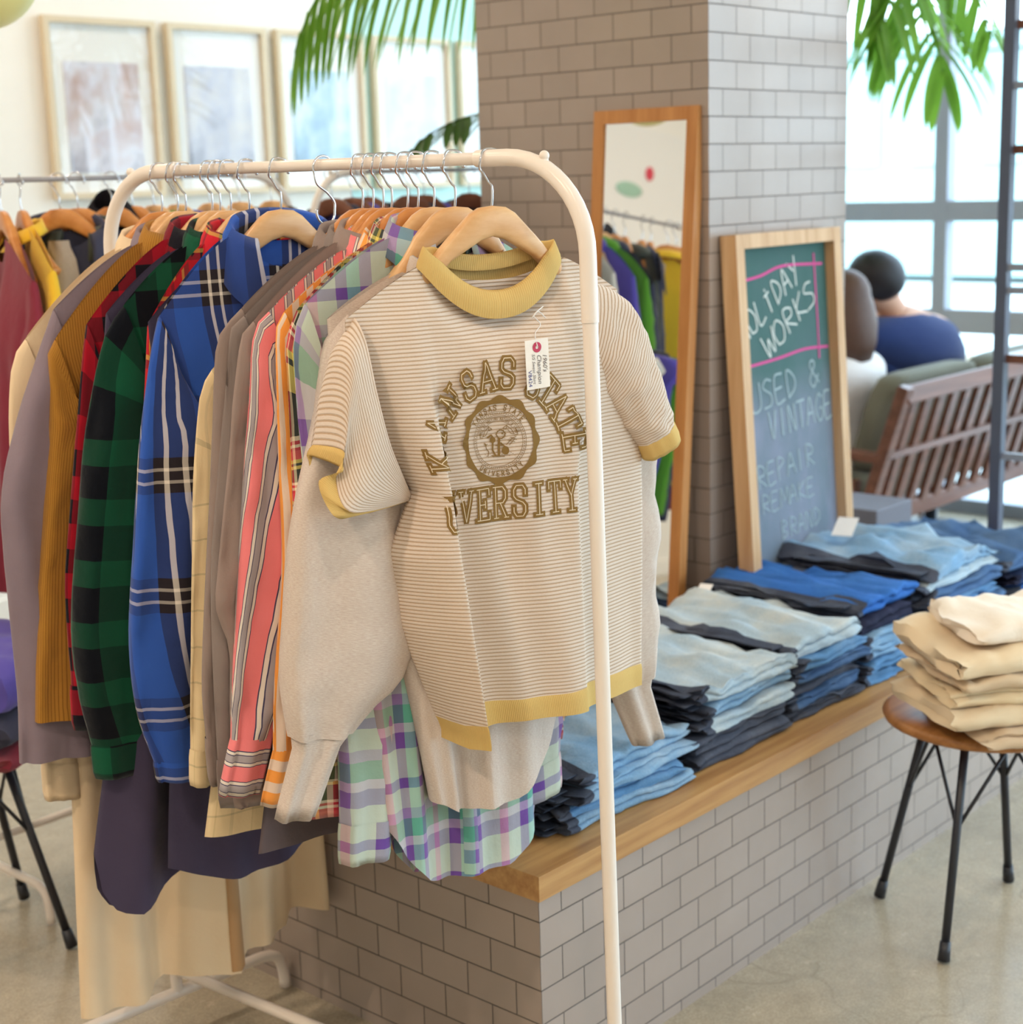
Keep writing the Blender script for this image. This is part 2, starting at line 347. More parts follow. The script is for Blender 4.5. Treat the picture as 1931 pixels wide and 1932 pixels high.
# ------------------------------------------------------------------ leaning mirror and chalkboard
def leaning(tl, tr, bl, axis, fw_, depth, mats, name, label, cat, inset):
    """frame from three corner points: bl, and width vector tr-tl, height vector tl-bl"""
    bl, tl, tr = map(np.array, (bl, tl, tr)); H = tl-bl; hh = np.linalg.norm(H); H /= hh; W = tr-tl; W -= H*(W@H); ww = np.linalg.norm(W); W /= ww
    N = np.cross(W, H)
    t = thing(name, label, cat, tuple(bl+W*ww/2))
    ax = (W, H, N); P = lambda u, v, d: bl+W*u+H*v+N*d
    fr = MB()
    for c, d in (((fw_/2, hh/2), (fw_, hh)), ((ww-fw_/2, hh/2), (fw_, hh)), ((ww/2, hh-fw_/2), (ww-2*fw_, fw_)), ((ww/2, fw_/2), (ww-2*fw_, fw_))):
        fr.box(P(c[0], c[1], -depth/2), (d[0], d[1], depth), ax)
    fr.build('frame', mats[0], t, smooth=False, merge=0, bevel=.003)
    g = MB(); g.box(P(ww/2, hh/2, -inset), (ww-2*fw_+.004, hh-2*fw_+.004, .006), ax); g.build('mirror_glass' if name == 'leaning_mirror' else 'writing_surface', mats[1], t, smooth=False, merge=0)
    return t, P, ww, hh, fw_, inset, ax
M_mirror, _t = newmat('mirror_silver', .015, .5, 1.); _t.col((.86, .87, .86))
# right edge of the mirror: top px (1318,198), lower px (1283,1110)
tr = onx(1318, 198, PX-.012); yr = tr[1]
q = ony(1281, 1110, yr); k = (BT+.002-tr[2])/(q[2]-tr[2]); br = tr+(q-tr)*k
tl = onx(1121, 205, PX-.012); tl = np.array([tr[0], tl[1], tr[2]]); bl = br+(tl-tr)
mirror = leaning(tl, tr, bl, 'x', .030, .028, (M_orange, M_mirror), 'leaning_mirror', 'tall mirror in an orange wood frame leaning on the tiled pillar', 'mirror', .008)
# chalkboard
m_, t_ = newmat('green_chalkboard', .7, .2); ob = t_.obj()
sx = t_.n('ShaderNodeSeparateXYZ'); t_.l(ob, sx.inputs[0]); nz = t_.noise(5, t_.scaled(ob, (2, 1, .8)), 4)
smear = t_.math('MULTIPLY', t_.math('ADD', nz, .12), t_.ramp(sx.outputs[2], [(.0, (1, 1, 1)), (.50, (.95, .95, .95)), (.62, (.25, .25, .25)), (1., (.12, .12, .12))], False))
t_.col(t_.mix(smear, lin((50, 98, 88)), lin((158, 158, 184))))
tl = ony(1388, 442, PY-.046); tr = ony(1586, 428, PY-.046); zt = (tl[2]+tr[2])/2; tl[2] = tr[2] = zt
q = onx(1424, 1085, tl[0]); k = (BT+.002-zt)/(q[2]-zt); bl = tl+(q-tl)*k; bl[0] = tl[0]
board = leaning(tl, tr, bl, 'y', .033, .042, (M_pale, m_), 'chalkboard_sign', 'green chalkboard sign with chalk writing leaning on the pillar front', 'sign', .030)
bt, BP, bw, bh, bf, bi, bax = board
M_chalk = plain('white_chalk', (226, 232, 228), .9, .1); M_pink = plain('pink_chalk', (226, 96, 160), .9, .1); M_faint = plain('faint_chalk', (176, 194, 200), .9, .1)
# strokes in board units: u 0..1 across the green area, v 0..1 from the bottom
LET = {'H': [[(0, 0), (0, 1)], [(.7, 0), (.7, 1)], [(0, .5), (.7, .55)]], 'O': [[(.1, .05), (.0, .6), (.35, 1), (.7, .55), (.5, .02), (.1, .05)]], 'L': [[(.1, 1), (0, 0), (.6, .06)]],
 'i': [[(.3, 0), (.3, .75)], [(.1, .78), (.55, .8)], [(.3, .95), (.32, 1.02)]], 'D': [[(.1, 0), (.1, 1), (.6, .7), (.6, .3), (.1, 0)]], 'A': [[(0, 0), (.35, 1), (.7, 0)], [(.15, .4), (.55, .4)]], 'Y': [[(0, 1), (.35, .5)], [(.75, 1), (.2, -.1)]],
 'W': [[(0, 1), (.2, 0), (.4, .7), (.6, 0), (.85, 1)]], 'R': [[(.1, 0), (.1, 1), (.6, .85), (.55, .55), (.1, .5), (.7, 0)]], 'K': [[(.1, 0), (.1, 1)], [(.65, 1), (.1, .45), (.75, 0)]], 'S': [[(.65, .9), (.3, 1), (.05, .75), (.55, .4), (.5, .05), (0, .0)]],
 'U': [[(0, 1), (.05, .1), (.4, 0), (.65, .2), (.65, 1)]], 'E': [[(.6, 1), (.05, .95), (.05, 0), (.65, .02)], [(.05, .5), (.5, .52)]], '&': [[(.7, .1), (.15, .8), (.35, 1), (.5, .8), (.05, .3), (.3, 0), (.7, .4)]],
 'V': [[(0, 1), (.3, 0), (.6, 1)]], 'I': [[(.3, 0), (.3, 1)]], 'N': [[(.05, 0), (.05, 1), (.6, 0), (.6, 1)]], 'T': [[(.35, 0), (.35, 1)], [(0, 1), (.7, 1)]], 'G': [[(.65, .85), (.35, 1), (.03, .5), (.3, 0), (.65, .15), (.65, .45), (.4, .45)]], 'F': [[(.1, 0), (.1, 1), (.65, 1)], [(.1, .55), (.5, .55)]], 'B': [[(.1, 0), (.1, 1), (.55, .8), (.1, .52), (.6, .25), (.1, 0)]], 'M': [[(0, 0), (.1, 1), (.4, .3), (.7, 1), (.8, 0)]], 'P': [[(.1, 0), (.1, 1), (.6, .8), (.1, .5)]], 'C': [[(.6, .85), (.3, 1), (.05, .5), (.3, 0), (.65, .12)]], ' ': []}
def chalk(b, pts, wid):
    uw, vh = bw-2*bf, bh-2*bf; P = [BP(bf+u*uw, bf+v*vh, -bi+.0042) for u, v in pts]
    Q = cr(P, max(3, 4*len(P))) if len(P) > 2 else np.array(P)
    for a, c in zip(Q[:-1], Q[1:]):
        d = c-a; L = np.linalg.norm(d)
        if L > 1e-6: b.box((a+c)/2, (L+wid*.4, wid, .0006), (d/L, np.cross(bax[2], d/L), bax[2]))
def word(b, txt, u, v, su, sv, ang, wid, pitch=.85):
    asp = (bw-2*bf)/(bh-2*bf)
    for ch in txt:
        for st in LET[ch]:
            chalk(b, [(u+(x*su*math.cos(ang)-y*sv*math.sin(ang)/asp*1.)*1, v+(x*su*math.sin(ang)*asp+y*sv*math.cos(ang))) for x, y in st], wid)
        u += su*pitch*math.cos(ang); v += su*pitch*math.sin(ang)*asp
b = MB(); word(b, 'HOLiDAY', .035, .748, .125, .068, .50, .0044, .88); word(b, 'WORKS', .29, .700, .16, .068, .50, .0044, .86); b.build('chalk_title', M_chalk, bt, smooth=False, merge=0)
b = MB(); word(b, 'USED &', .09, .565, .155, .075, .12, .0045); word(b, 'VINTAGE', .27, .485, .125, .075, .08, .0045); word(b, 'REPAIR', .11, .36, .13, .06, .1, .0035); word(b, 'REMAKE', .14, .29, .12, .05, .05, .003); word(b, 'BRAND', .34, .205, .11, .05, .05, .003); b.build('chalk_notes', M_faint, bt, smooth=False, merge=0)
b = MB(); chalk(b, [(0, .915), (.25, .925), (.5, .945), (.95, .94)], .006); chalk(b, [(.0, .690), (.4, .700), (.7, .712), (.98, .708)], .006); chalk(b, [(.86, .97), (.87, .8), (.87, .68)], .005); chalk(b, [(0, .74), (.01, .70), (.01, .665)], .006); b.build('chalk_border', M_pink, bt, smooth=False, merge=0)
# ------------------------------------------------------------------ clothes racks
M_rail = plain('grey_steel_rail', (158, 156, 160), .3, .5)
def rack(name, label, nb, nt, fb, ft, zt, foot_dir, r=.0105, foot_z=.08, low=.0):
    """near/far base and top xy; arch corners; feet across"""
    nb, nt, fb, ft = [np.array(v, float) for v in (nb, nt, fb, ft)]
    t = thing(name, label, 'clothes rack', ((nb[0]+fb[0])/2, (nb[1]+fb[1])/2, 0))
    v = (ft-nt)/np.linalg.norm(ft-nt); R = .125
    P3 = lambda xy, z: np.array([xy[0], xy[1], z])
    b = MB(); a0, a1 = P3(nt+v*(R+.01), zt), P3(ft-v*(R+.01), zt); b.tube([a0, (a0+a1)/2, a1], r*(.82 if r > .01 else .62), 14); b.build('rail', M_white if r > .01 else M_rail, t)
    for base, top, dr in ((nb, nt, 1), (fb, ft, -1)):
        pj = lambda z: P3(base+(top-base)*((z-foot_z)/(zt-R-foot_z)), z)
        b = MB(); b.tube([pj(z) for z in (foot_z, .4, .8, 1.1, 1.306)], r*.97, 16); up = b.build('upright', M_white, t, angle=.9)
        pth = [pj(1.302), pj(1.34)]
        for k in range(0, 13):
            th = k/12*PI/2; pth.append(P3(top+v*dr*R*(1-math.cos(th)), zt-R+R*math.sin(th)))
        pth.append(P3(top+v*dr*(R+.05), zt))
        b = MB(); b.tube(pth, r*1.08, 16); up = b.build('corner_bend', M_white, t, angle=.9)
        k = MB(); c = P3(top+v*dr*(R*.52), zt-.0145+.006); k.tube([c+np.array([0, 0, -.004]), c+np.array([0, 0, .006])], .0055, 10); k.ball(c+np.array([0, 0, .009]), .0068, 10); k.build('rail_stop', M_white, up)
        fd = np.array(foot_dir, float); L = .215; fp = []
        e0, e1 = base-fd*L, base+fd*L
        fp += [P3(e0-fd*.012, .005), P3(e0-fd*.01, foot_z-.045), P3(e0, foot_z-.014), P3(e0+fd*.03, foot_z)]
        fp += [P3(base+fd*s, foot_z) for s in (-.1, 0, .1)]
        fp += [P3(e1-fd*.03, foot_z), P3(e1, foot_z-.014), P3(e1+fd*.01, foot_z-.045), P3(e1+fd*.012, .005)]
        b = MB(); b.tube(cr(fp, 40), r, 12); b.build('foot', M_white, t)
    b = MB(); z = foot_z+.045; b.tube([P3(nb, z), (P3(nb, z)+P3(fb, z))/2, P3(fb, z)], r*.95, 12); b.build('cross_bar', M_white, t)
    return t
NT_, FT_ = np.array([1.591, 1.288]), np.array([1.526, 2.233]); ZR = 1.512
rack('clothes_rack', 'white tube clothes rack in the foreground, full of hangers', (1.593, 1.263), NT_, (1.527, 2.211), FT_, ZR, (.995, -.1))
rack('clothes_rack', 'white clothes rack behind, at the left, with the red and yellow coats', (1.62, 3.0), (1.62, 3.0), (2.575, 3.0), (2.575, 3.0), ZR, (0, 1), r=.009)
rack('clothes_rack', 'white clothes rack further back, ending behind the pillar, with purple clothes', (2.64, 3.0), (2.64, 3.0), (3.6, 3.0), (3.6, 3.0), ZR, (0, 1), r=.009)
# ------------------------------------------------------------------ stools
M_seat = wood('stool_seat_wood', (150, 98, 52), (190, 134, 80), .4, 0)
def stool(label, cx, cy, rot, R=.17, zs=.45, rl=.19, mat=M_seat):
    t = thing('round_stool', label, 'stool', (cx, cy, 0))
    b = MB(); b.lathe([(.001, zs), (R*.6, zs+.001), (R*.93, zs+.004), (R, zs-.004), (R*.98, zs-.014), (R*.85, zs-.026), (R*.5, zs-.034), (.001, zs-.036)], (cx, cy, 0), 40); b.build('seat', mat, t)
    for k in range(4):
        a = rot+k*PI/2; d = np.array([math.cos(a), math.sin(a), 0]); s = np.array([-math.sin(a), math.cos(a), 0]); o = np.array([cx, cy, 0])
        top = o+d*(R*.58)+np.array([0, 0, zs-.03]); bot = o+d*rl+np.array([0, 0, .03])
        b = MB(); b.tube([top, top*.5+bot*.5, bot], .0085, 10); lg = b.build('leg', M_black, t)
        f = MB(); f.tube([bot+(top-bot)*.03, bot-(top-bot)*.065], [.0105, .0125], 10); f.build('rubber_foot', M_black, lg)
        for sg in (-1, 1):
            m = top*.58+bot*.42; e = o+d*(R*.40)+s*sg*.075+np.array([0, 0, zs-.03])
            b = MB(); b.tube([m, (m+e)/2, e], .0038, 8); b.build('brace_rod', M_black, lg)
    return t
stool('round wooden stool with black rod legs under the beige stack', 2.808, 1.30, math.radians(-172), R=.195, zs=.442, rl=.20)
stool('dark stool with black legs at the left, half behind the hanging coats', 1.48, 2.82, math.radians(-58), R=.165, zs=.43, rl=.197, mat=plain('maroon_seat', (84, 34, 44), .7))
# ================================================================== garments
RAILV = FT_-NT_
def rail_at(x):
    lo, hi = 0., 1.3
    for _ in range(50):
        m = (lo+hi)/2; P = np.array([*(NT_+RAILV*m), ZR])-CAM
        if 965.5+FPX*(P@_rt)/(P@_fw) > x: lo = m
        else: hi = m
    return np.array([*(NT_+RAILV*lo), ZR])
def rail_b(px): k = (px-965.5)/FPX; x = (k*1.965+2.241)/(.664-.728*k); return np.array([x, 3.0, ZR])
class Fr:
    """a garment's own frame: a along the shoulders, n out of the front, z up"""
    def __init__(s, p, deg):
        f = math.radians(deg); s.p = np.array(p, float); s.a = np.array([math.cos(f), -math.sin(f), 0]); s.n = np.array([-math.sin(f), -math.cos(f), 0])
    def W(s, S, z, d=0.): return np.array([s.p[0]+s.a[0]*S+s.n[0]*d, s.p[1]+s.a[1]*S+s.n[1]*d, z])
    def T(s, x, y, d=0.):
        P = onp(x, y, s.p+s.n*d, s.n); return (float((P-s.p)@s.a), float(P[2]))
M_hang = [wood('hanger_beech', (206, 152, 98), (232, 190, 140), .35, 0), wood('hanger_amber', (190, 118, 58), (214, 148, 84), .35, 0), wood('hanger_dark', (110, 66, 48), (140, 88, 66), .35, 0)]
def hanger(fr, label, tone=0, dz=0., tip=(.185, 1.30), scale=1., group='wooden hangers on the front rack'):
    t = thing('wooden_hanger', label, 'hanger', tuple(fr.W(0, ZR-.2+dz)), group)
    rings = []; uvs = []
    ts, tz = tip[0], tip[1]-ZR-dz; mid = lambda f: (.065+(ts-.065)*f, -.099+(tz+.099)*f**.85)
    top = [(0, -.061), (.02, -.063), (.035, -.071), (.05, -.085), (.065, -.099)]+[mid(f) for f in (.2, .45, .7, .92, 1.)]; bsh = lambda f, w: (mid(f)[0], mid(f)[1]-w)
    bot = [(0, -.101), (.02, -.106), (.035, -.114), (.05, -.122), (.065, -.130)]+[bsh(f, w) for f, w in ((.2, .028), (.45, .027), (.7, .026), (.92, .022), (1., .008))]
    st = [(-s, a, b) for (s, a), (_, b) in zip(top[::-1], bot[::-1])]+[(s, a, b) for (s, a), (_, b) in zip(top[1:], bot[1:])]
    for s, a, b in st:
        th = .0085+.008*(abs(s)/.21)**1.5; cz = (a+b)/2; h = (a-b)/2; d0 = -.03*(s/.21)**2; ring = []
        for k in range(14):
            q = k/14*2*PI; cs, sn = math.cos(q), math.sin(q); e = .6
            ring.append(fr.W(s*scale, ZR+dz+(cz+h*math.copysign(abs(sn)**e, sn))*scale, (d0+th*math.copysign(abs(cs)**e, cs))*scale))
        rings.append(ring)
    b = MB(); b.grid(rings, closed=True); b.poly(rings[0][::-1]); b.poly(rings[-1]); b.build('hanger_body', M_hang[tone], t)
    R = .0172; cz = .0105+.002-R; pts = [(0, -.064), (0, -.05), (-.0005, -.036), (-.004, -.031)]
    for k in range(0, 15):
        q = math.radians(232-k*17.5); pts.append((R*math.cos(q), cz+R*math.sin(q)))
    b = MB(); b.tube(cr([fr.W(s, ZR+dz+z, .003*math.sin(i)) for i, (s, z) in enumerate(pts)], 50), .0016, 8)
    b.ball(fr.W(pts[-1][0], ZR+dz+pts[-1][1]), .0026, 8); b.build('hook', M_chrome, t)
    return t
def pl(pts, z):
    """piecewise-linear lookup: pts [(z, value)] by descending z"""
    zs = [p[0] for p in pts][::-1]; vs = [p[1] for p in pts][::-1]; return float(np.interp(z, zs, vs))
def cw(ws, e): return math.copysign(abs(ws)**e, ws)
def lap(s, i, j, k=1.): return mnoise.noise(Vector((s*3.1+i*k, j*k, s)))
def body(fr, name, mat, parent, zn, zs, ws, prof, hem, wn=.075, dipF=.05, dipB=.012, T=.03, fold=.010, k=5., seed=0., nu=44, nv=36, open_front=False):
    """prof: [(z, left half width, right half width)], hem: u -> z"""
    def pt(u, v, side):
        s0 = u*ws
        if abs(s0) < wn: zt = zn-(dipF if side > 0 else dipB)*(1-(s0/wn)**2)
        else: q = (abs(s0)-wn)/(ws-wn); zt = zn+(zs-zn)*(q**1.35)
        z = zt+(hem(u)-zt)*v; wl = pl([(p[0], p[1]) for p in prof], z); wr = pl([(p[0], p[2]) for p in prof], z)
        s = u*(wl if u < 0 else wr) if v > 0 else s0
        s = s0+(s-s0)*sm(v*6)
        th = T*(.22+.78*sm((zt-z)/.22)); e = max(0., 1-abs(u)**3.)**.5
        fo = fold*sm((zs-z)/.45)*(math.sin(k*u+seed)+.45*math.sin(2.3*k*u+1.7*seed+2*z)+.3*math.sin(4.1*k*u+seed*.7+1.3*z)) + .004*lap(seed+5, u*3, z*7)*sm((zt-z)/.1)
        if side > 0 and open_front and abs(u) < .06: th *= .8
        return fr.W(s, z, side*th*e+fo), (u*.27+.5+(0 if side > 0 else .7), z)
    b = MB(); us = [-math.cos(PI*i/nu)*.5+(-1+2*i/nu)*.5 for i in range(nu+1)]
    for side in (1, -1):
        G = [[pt(u, v/nv, side) for u in us] for v in range(nv+1)]
        b.grid([[g[0] for g in r] for r in G], [[g[1] for g in r] for r in G], flip=side < 0)
    b.F = lambda u, v: pt(u, v, 1)[0]
    o = b.build(name, mat, parent, merge=2e-4); return o, b
def sleeve(fr, parent, mat, L, R, ht, d=None, name='sleeve', n=26, seg=26, seed=0., wr=.004, rip=.0035, sq=.75, elbow=None, twist=0.):
    """tube between outer outline L and inner outline R, both [(s,z)]"""
    m = len(L); Ls = cr(L, n); Rs = cr(R, n); hs = np.interp(np.linspace(0, 1, n), np.linspace(0, 1, len(ht)), ht); ds = np.interp(np.linspace(0, 1, n), np.linspace(0, 1, len(d or [0, 0])), d or [0, 0])
    P = []; U = []; v = 0
    for i in range(n):
        c = (Ls[i]+Rs[i])/2; hlf = (Rs[i]-Ls[i])/2; row = []; wd = np.linalg.norm(hlf); per = 2*(wd+hs[i])*1.6
        if i: v += np.linalg.norm((Ls[i]+Rs[i])/2-(Ls[i-1]+Rs[i-1])/2)
        for j in range(seg):
            q = 2*PI*j/seg; cs, sn = -math.cos(q), math.sin(q)
            w = (wr*(lap(seed, i*.55, cs*1.8+sn)+.7*lap(seed+9, i*.22, cs*3.0+2*sn))+rip*min(1., hs[i]/.025)*math.sin(5*q+seed*3+1.2*math.sin(i*.16+seed))+.003*lap(seed+3, i*.9+2*cs, sn*2))*sm(i/4)
            S = c+hlf*cw(cs, .95)*(1+w/max(wd, .02)*.6); row.append(fr.W(S[0], S[1], ds[i]+hs[i]*cw(sn, sq)+w*1.6*(1 if sn > 0 else .6)))
        P.append(row); U.append([(per*j/seg-twist*v, 1.5-v) for j in range(seg+1)])
    b = MB(); b.grid(P, U, closed=True); o = b.build(name, mat, parent); o['_end'] = 0
    del o['_end']; return o, P
def collar(fr, parent, mat, zn, wc=.068, dc=.036, hs=.026, leaf=.058, spread=.3, drop=.03, gap=.42, name='collar', tilt=0., seed=0.):
    n = 40; rows = [[], [], [], [], [], []]; U = [[] for _ in rows]
    for i in range(n+1):
        t = -1+2*i/n; al = t*(PI-gap); base = zn+.012-drop*(1-math.cos(al))/2; tip = sm((abs(t)-.55)/.45)
        for r, (k, z, ex) in enumerate(((1.0, 0, 0), (.95, hs*.6, 0), (.93, hs, 0), (1.0, hs+.005, 0), (1.13, hs-.012, .3), (1.24+.1*tip, hs-leaf*(.62+.45*tip), 1.))):
            a2 = al*(1+.10*ex*spread*tip); S = wc*k*math.sin(a2); D = -dc*k*math.cos(a2)
            if r >= 4: D += .012*tip*ex
            rows[r].append(fr.W(S, base+z+tilt*S+.002*lap(seed, i*.4, r), D)); U[r].append((al*.07+2, 1+r*.02))
    b = MB(); b.grid(rows, U); return b.build(name, mat, parent, solid=.0022)
def buttons(fr, parent, F, vs, mat, u=.0):
    for v in vs:
        p = F(u, v); b = MB(); b.tube([p+fr.n*.003, p+fr.n*.0055], .0052, 10); b.build('button', mat, parent)
M_btn = plain('pale_button', (225, 220, 210), .3, .5)
def garment(name, label, cat, p, deg, mat, shoulder, zn=1.405, outL=None, wid=(.19, .165, .15, .13, .112, .1), ht=(.014, .024, .024, .022, .02, .018), T=.026, za=None, hem=.74, hemw=None, col='shirt', cuff='same', cuff_len=.065, fold=.010, seed=0., outR=None, collar_kw=None, wn=.07, hemf=None, group='clothes on the front rack', mats=None, btn=False, sl=True, sleeve_d=None, twist=0.):
    fr = Fr(p, deg); t = thing(name, label, cat, tuple(fr.W(0, ZR-.11)), group)
    ws, zs = shoulder[0], shoulder[1]; za = za or zs-.20; wa = ws-.035; hw = hemw or (wa, wa); zhem = hem
    mats = mats or {}
    prof = [(zs, ws, ws), (za, wa, wa), (zhem, hw[0], hw[1])]
    hf = hemf or (lambda u: zhem+.012*abs(u)**3)
    o, bb_ = body(fr, 'body', mat, t, zn, zs, ws, prof, hf, wn=wn, T=T, fold=fold, seed=seed)
    if col == 'shirt': collar(fr, t, mats.get('collar', mat), zn-.012, wc=wn*1.0, seed=seed, **(collar_kw or {}))
    elif col == 'crew':
        b = MB(); rows = []; U = []
        for kk, (sc, dz) in enumerate(((1.02, -.004), (1.0, .006), (.93, .02), (.88, .022), (.9, .008))):
            rows.append([fr.W(wn*sc*math.sin(q), zn-(.03*(1-math.cos(PI-q))/2 if False else .045*(1+math.cos(q))/2 if False else (.05 if math.cos(q) > 0 else .012)*math.cos(q)**2)+dz, T*1.05*sc*math.cos(q)) for q in np.linspace(0, 2*PI, 40, endpoint=False)])
            U.append([(q*.1, kk*.01) for q in range(41)])
        b.grid(rows, U, closed=True); b.build('collar_rib', mats.get('collar', mat), t)
    elif col == 'hood':
        b = MB(); rows = []
        for i in range(14):
            f = i/13; r = .075*math.sin(PI*(.12+.80*f))**.6; cz = zn-.04+.105*f; r *= .8; rows.append([fr.W(r*1.1*math.sin(q)-.03*f, cz-.04*math.cos(q)*f*.6, -.03+r*.75*math.cos(q)*(.35 if math.cos(q) > 0 else 1)) for q in np.linspace(0, 2*PI, 24, endpoint=False)])
        b.grid(rows, closed=True); b.build('hood', mat, t)
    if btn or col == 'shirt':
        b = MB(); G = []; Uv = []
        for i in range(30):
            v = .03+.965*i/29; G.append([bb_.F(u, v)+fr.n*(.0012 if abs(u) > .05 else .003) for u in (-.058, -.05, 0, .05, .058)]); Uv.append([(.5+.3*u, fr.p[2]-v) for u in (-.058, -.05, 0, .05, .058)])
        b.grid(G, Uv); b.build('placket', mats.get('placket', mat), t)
        if btn: buttons(fr, t, bb_.F, (.08, .22, .36, .5, .64, .78), M_btn)
    if sl:
        for side, out in ((-1, outL), (1, outR)):
            if out is None:
                ref = outL or [(-ws, zs), (-ws-.035, zs-.14), (-ws-.045, zs-.3), (-ws-.05, zs-.46), (-ws-.045, zs-.6)]
                out = [(-s, z) for s, z in ref]
            k = len(out); ww = np.interp(np.linspace(0, 1, k), np.linspace(0, 1, len(wid)), wid); inn = []
            for i, (s, z) in enumerate(out):
                if i == 0: inn.append((side*(wa-.015), za-.005))
                elif i == 1 and k > 3: inn.append((s-side*ww[i], min(z-.06, za-.03)))
                else: inn.append((s-side*ww[i], z-.012))
            so, P = sleeve(fr, t, mats.get('sleeve', mat), out, inn, ht, seed=seed+side, d=sleeve_d, twist=twist)
            if cuff:
                e = np.array(P[-1]); e0 = np.array(P[-3]); c = e.mean(0); dirv = (c-e0.mean(0)); dirv /= np.linalg.norm(dirv); rib = cuff == 'rib'
                ks = (1.03, 1.05, 1.03, .98) if not rib else (.98, .74, .66, .62); b = MB()
                rows = [c+(e-c)*kk+dirv*cuff_len*f for kk, f in zip(ks, (-.08, .15, .8, 1.))]; rows.append(c+(e-c)*ks[3]*.93+dirv*cuff_len*.97)
                n_ = len(e); b.grid(rows, [[(j/n_*.22+.4, 1.2-f*cuff_len) for j in range(n_+1)] for f in (0, .15, .8, 1, 1.02)], closed=True); b.build('cuff', mats.get('cuff', mat), t)
    return t, fr, bb_
def shirt_hem(zc, zside, tilt=0.): return lambda u: zc+(zside-zc)*abs(u)**2.6+tilt*u
def px(fr, pts, d=0.): return [fr.T(x, y, d) for x, y in pts]
# ---- fabrics
Fb = {}
Fb['cream'] = cloth('cream_canvas', (232, 206, 170)); Fb['dusty'] = cloth('dusty_mauve_twill', (138, 122, 132)); Fb['pale'] = cloth('pale_pink_cotton', (236, 216, 208))
Fb['must'] = plaid('mustard_corduroy', [(.0035, (176, 124, 50)), (.0012, (140, 94, 36))], None); Fb['mustdark'] = Fb['must']
Fb['redplaid'] = plaid('red_black_flannel', [(.036, (164, 22, 40)), (.036, (26, 22, 32))], [(.036, (176, 22, 42)), (.036, (22, 20, 30))])
Fb['green'] = plaid('green_black_flannel', [(.036, (18, 84, 58)), (.050, (9, 13, 22))], [(.038, (18, 82, 56)), (.052, (9, 13, 22))], shift=(.012, 0))
Fb['red2'] = plaid('red_green_tartan', [(.03, (206, 34, 48)), (.008, (40, 40, 50)), (.02, (206, 34, 48)), (.006, (214, 190, 90)), (.012, (50, 62, 56))], [(.03, (206, 34, 48)), (.01, (40, 40, 50)), (.006, (214, 190, 90)), (.02, (200, 30, 46))])
B_, K_, W_ = (50, 90, 178), (44, 38, 44), (236, 226, 214)
Fb['blue'] = plaid('blue_black_white_flannel', [(.055, B_), (.016, K_), (.006, W_), (.015, K_), (.006, W_), (.016, K_), (.034, (50, 66, 126))], [(.075, B_), (.014, K_), (.005, W_), (.013, K_), (.005, W_), (.014, K_), (.05, B_)], shift=(.101, .02), mixf=.38)
Fb['beige'] = plaid('beige_striped_flannel', [(.03, (230, 204, 160)), (.002, (200, 176, 130)), (.02, (222, 196, 152)), (.006, (196, 176, 140))], [(.05, (230, 204, 160)), (.003, (176, 160, 126))])
Fb['taupe'] = cloth('taupe_twill', (142, 124, 116)); Fb['taupe2'] = cloth('grey_brown_twill', (134, 120, 114)); Fb['taupe3'] = cloth('mushroom_cotton', (150, 130, 122))
pk = [(.020, (238, 130, 132)), (.0012, (70, 66, 96)), (.004, (226, 214, 200)), (.0012, (70, 66, 96)), (.009, (168, 158, 160)), (.0012, (70, 66, 96)), (.004, (226, 214, 200)), (.0012, (70, 66, 96))]
Fb['pink'] = plaid('pink_grey_stripe', pk, None); Fb['pinkc'] = plaid('pink_grey_cuff_stripe', None, pk, shift=(0, .013))
og = [(.016, (246, 160, 76)), (.014, (232, 206, 184))]
Fb['orange'] = plaid('orange_cream_stripe', og, None); Fb['orangec'] = plaid('orange_cream_cuff_stripe', None, og)
Fb['madras'] = plaid('madras_check', [(.008, (206, 60, 70)), (.006, (240, 224, 190)), (.010, (60, 66, 60)), (.007, (226, 200, 96)), (.012, (100, 110, 70)), (.007, (240, 214, 190))], [(.004, (210, 60, 80)), (.004, (244, 228, 200)), (.004, (210, 60, 80)), (.004, (244, 228, 200)), (.02, (56, 58, 56)), (.005, (226, 206, 110)), (.004, (60, 60, 60)), (.005, (226, 206, 110)), (.012, (230, 90, 96))])
MT, PU, GR, PKK = (190, 200, 184), (112, 76, 152), (64, 142, 114), (214, 150, 172)
Fb['mint'] = plaid('mint_purple_madras', [(.044, MT), (.018, PKK), (.036, MT), (.022, PU), (.026, (120, 190, 176)), (.024, (140, 108, 172))], [(.044, MT), (.024, PU), (.014, (196, 176, 196)), (.028, GR), (.016, (160, 140, 176)), (.03, MT), (.016, (104, 74, 154))], shift=(.01, .0))
Fb['heather'] = cloth('heather_grey_fleece', (206, 190, 178), heather=.3); Fb['navy'] = cloth('ink_navy_cotton', (64, 58, 80)); Fb['plum'] = cloth('dark_plum_denim', (70, 62, 84)); Fb['char'] = cloth('charcoal_cotton', (96, 84, 86))
Fb['maroon'] = cloth('maroon_wool', (132, 48, 64)); Fb['yellow'] = cloth('yellow_cotton', (232, 186, 54)); Fb['slate'] = cloth('slate_navy_wool', (62, 64, 84)); Fb['black'] = cloth('black_fleece', (30, 28, 36)); Fb['lawn'] = cloth('bright_green_cotton', (92, 150, 50)); Fb['violet'] = cloth('violet_cotton', (92, 82, 170)); Fb['olive'] = cloth('dark_olive_cotton', (74, 78, 72)); Fb['white'] = cloth('off_white_cotton', (222, 216, 206))
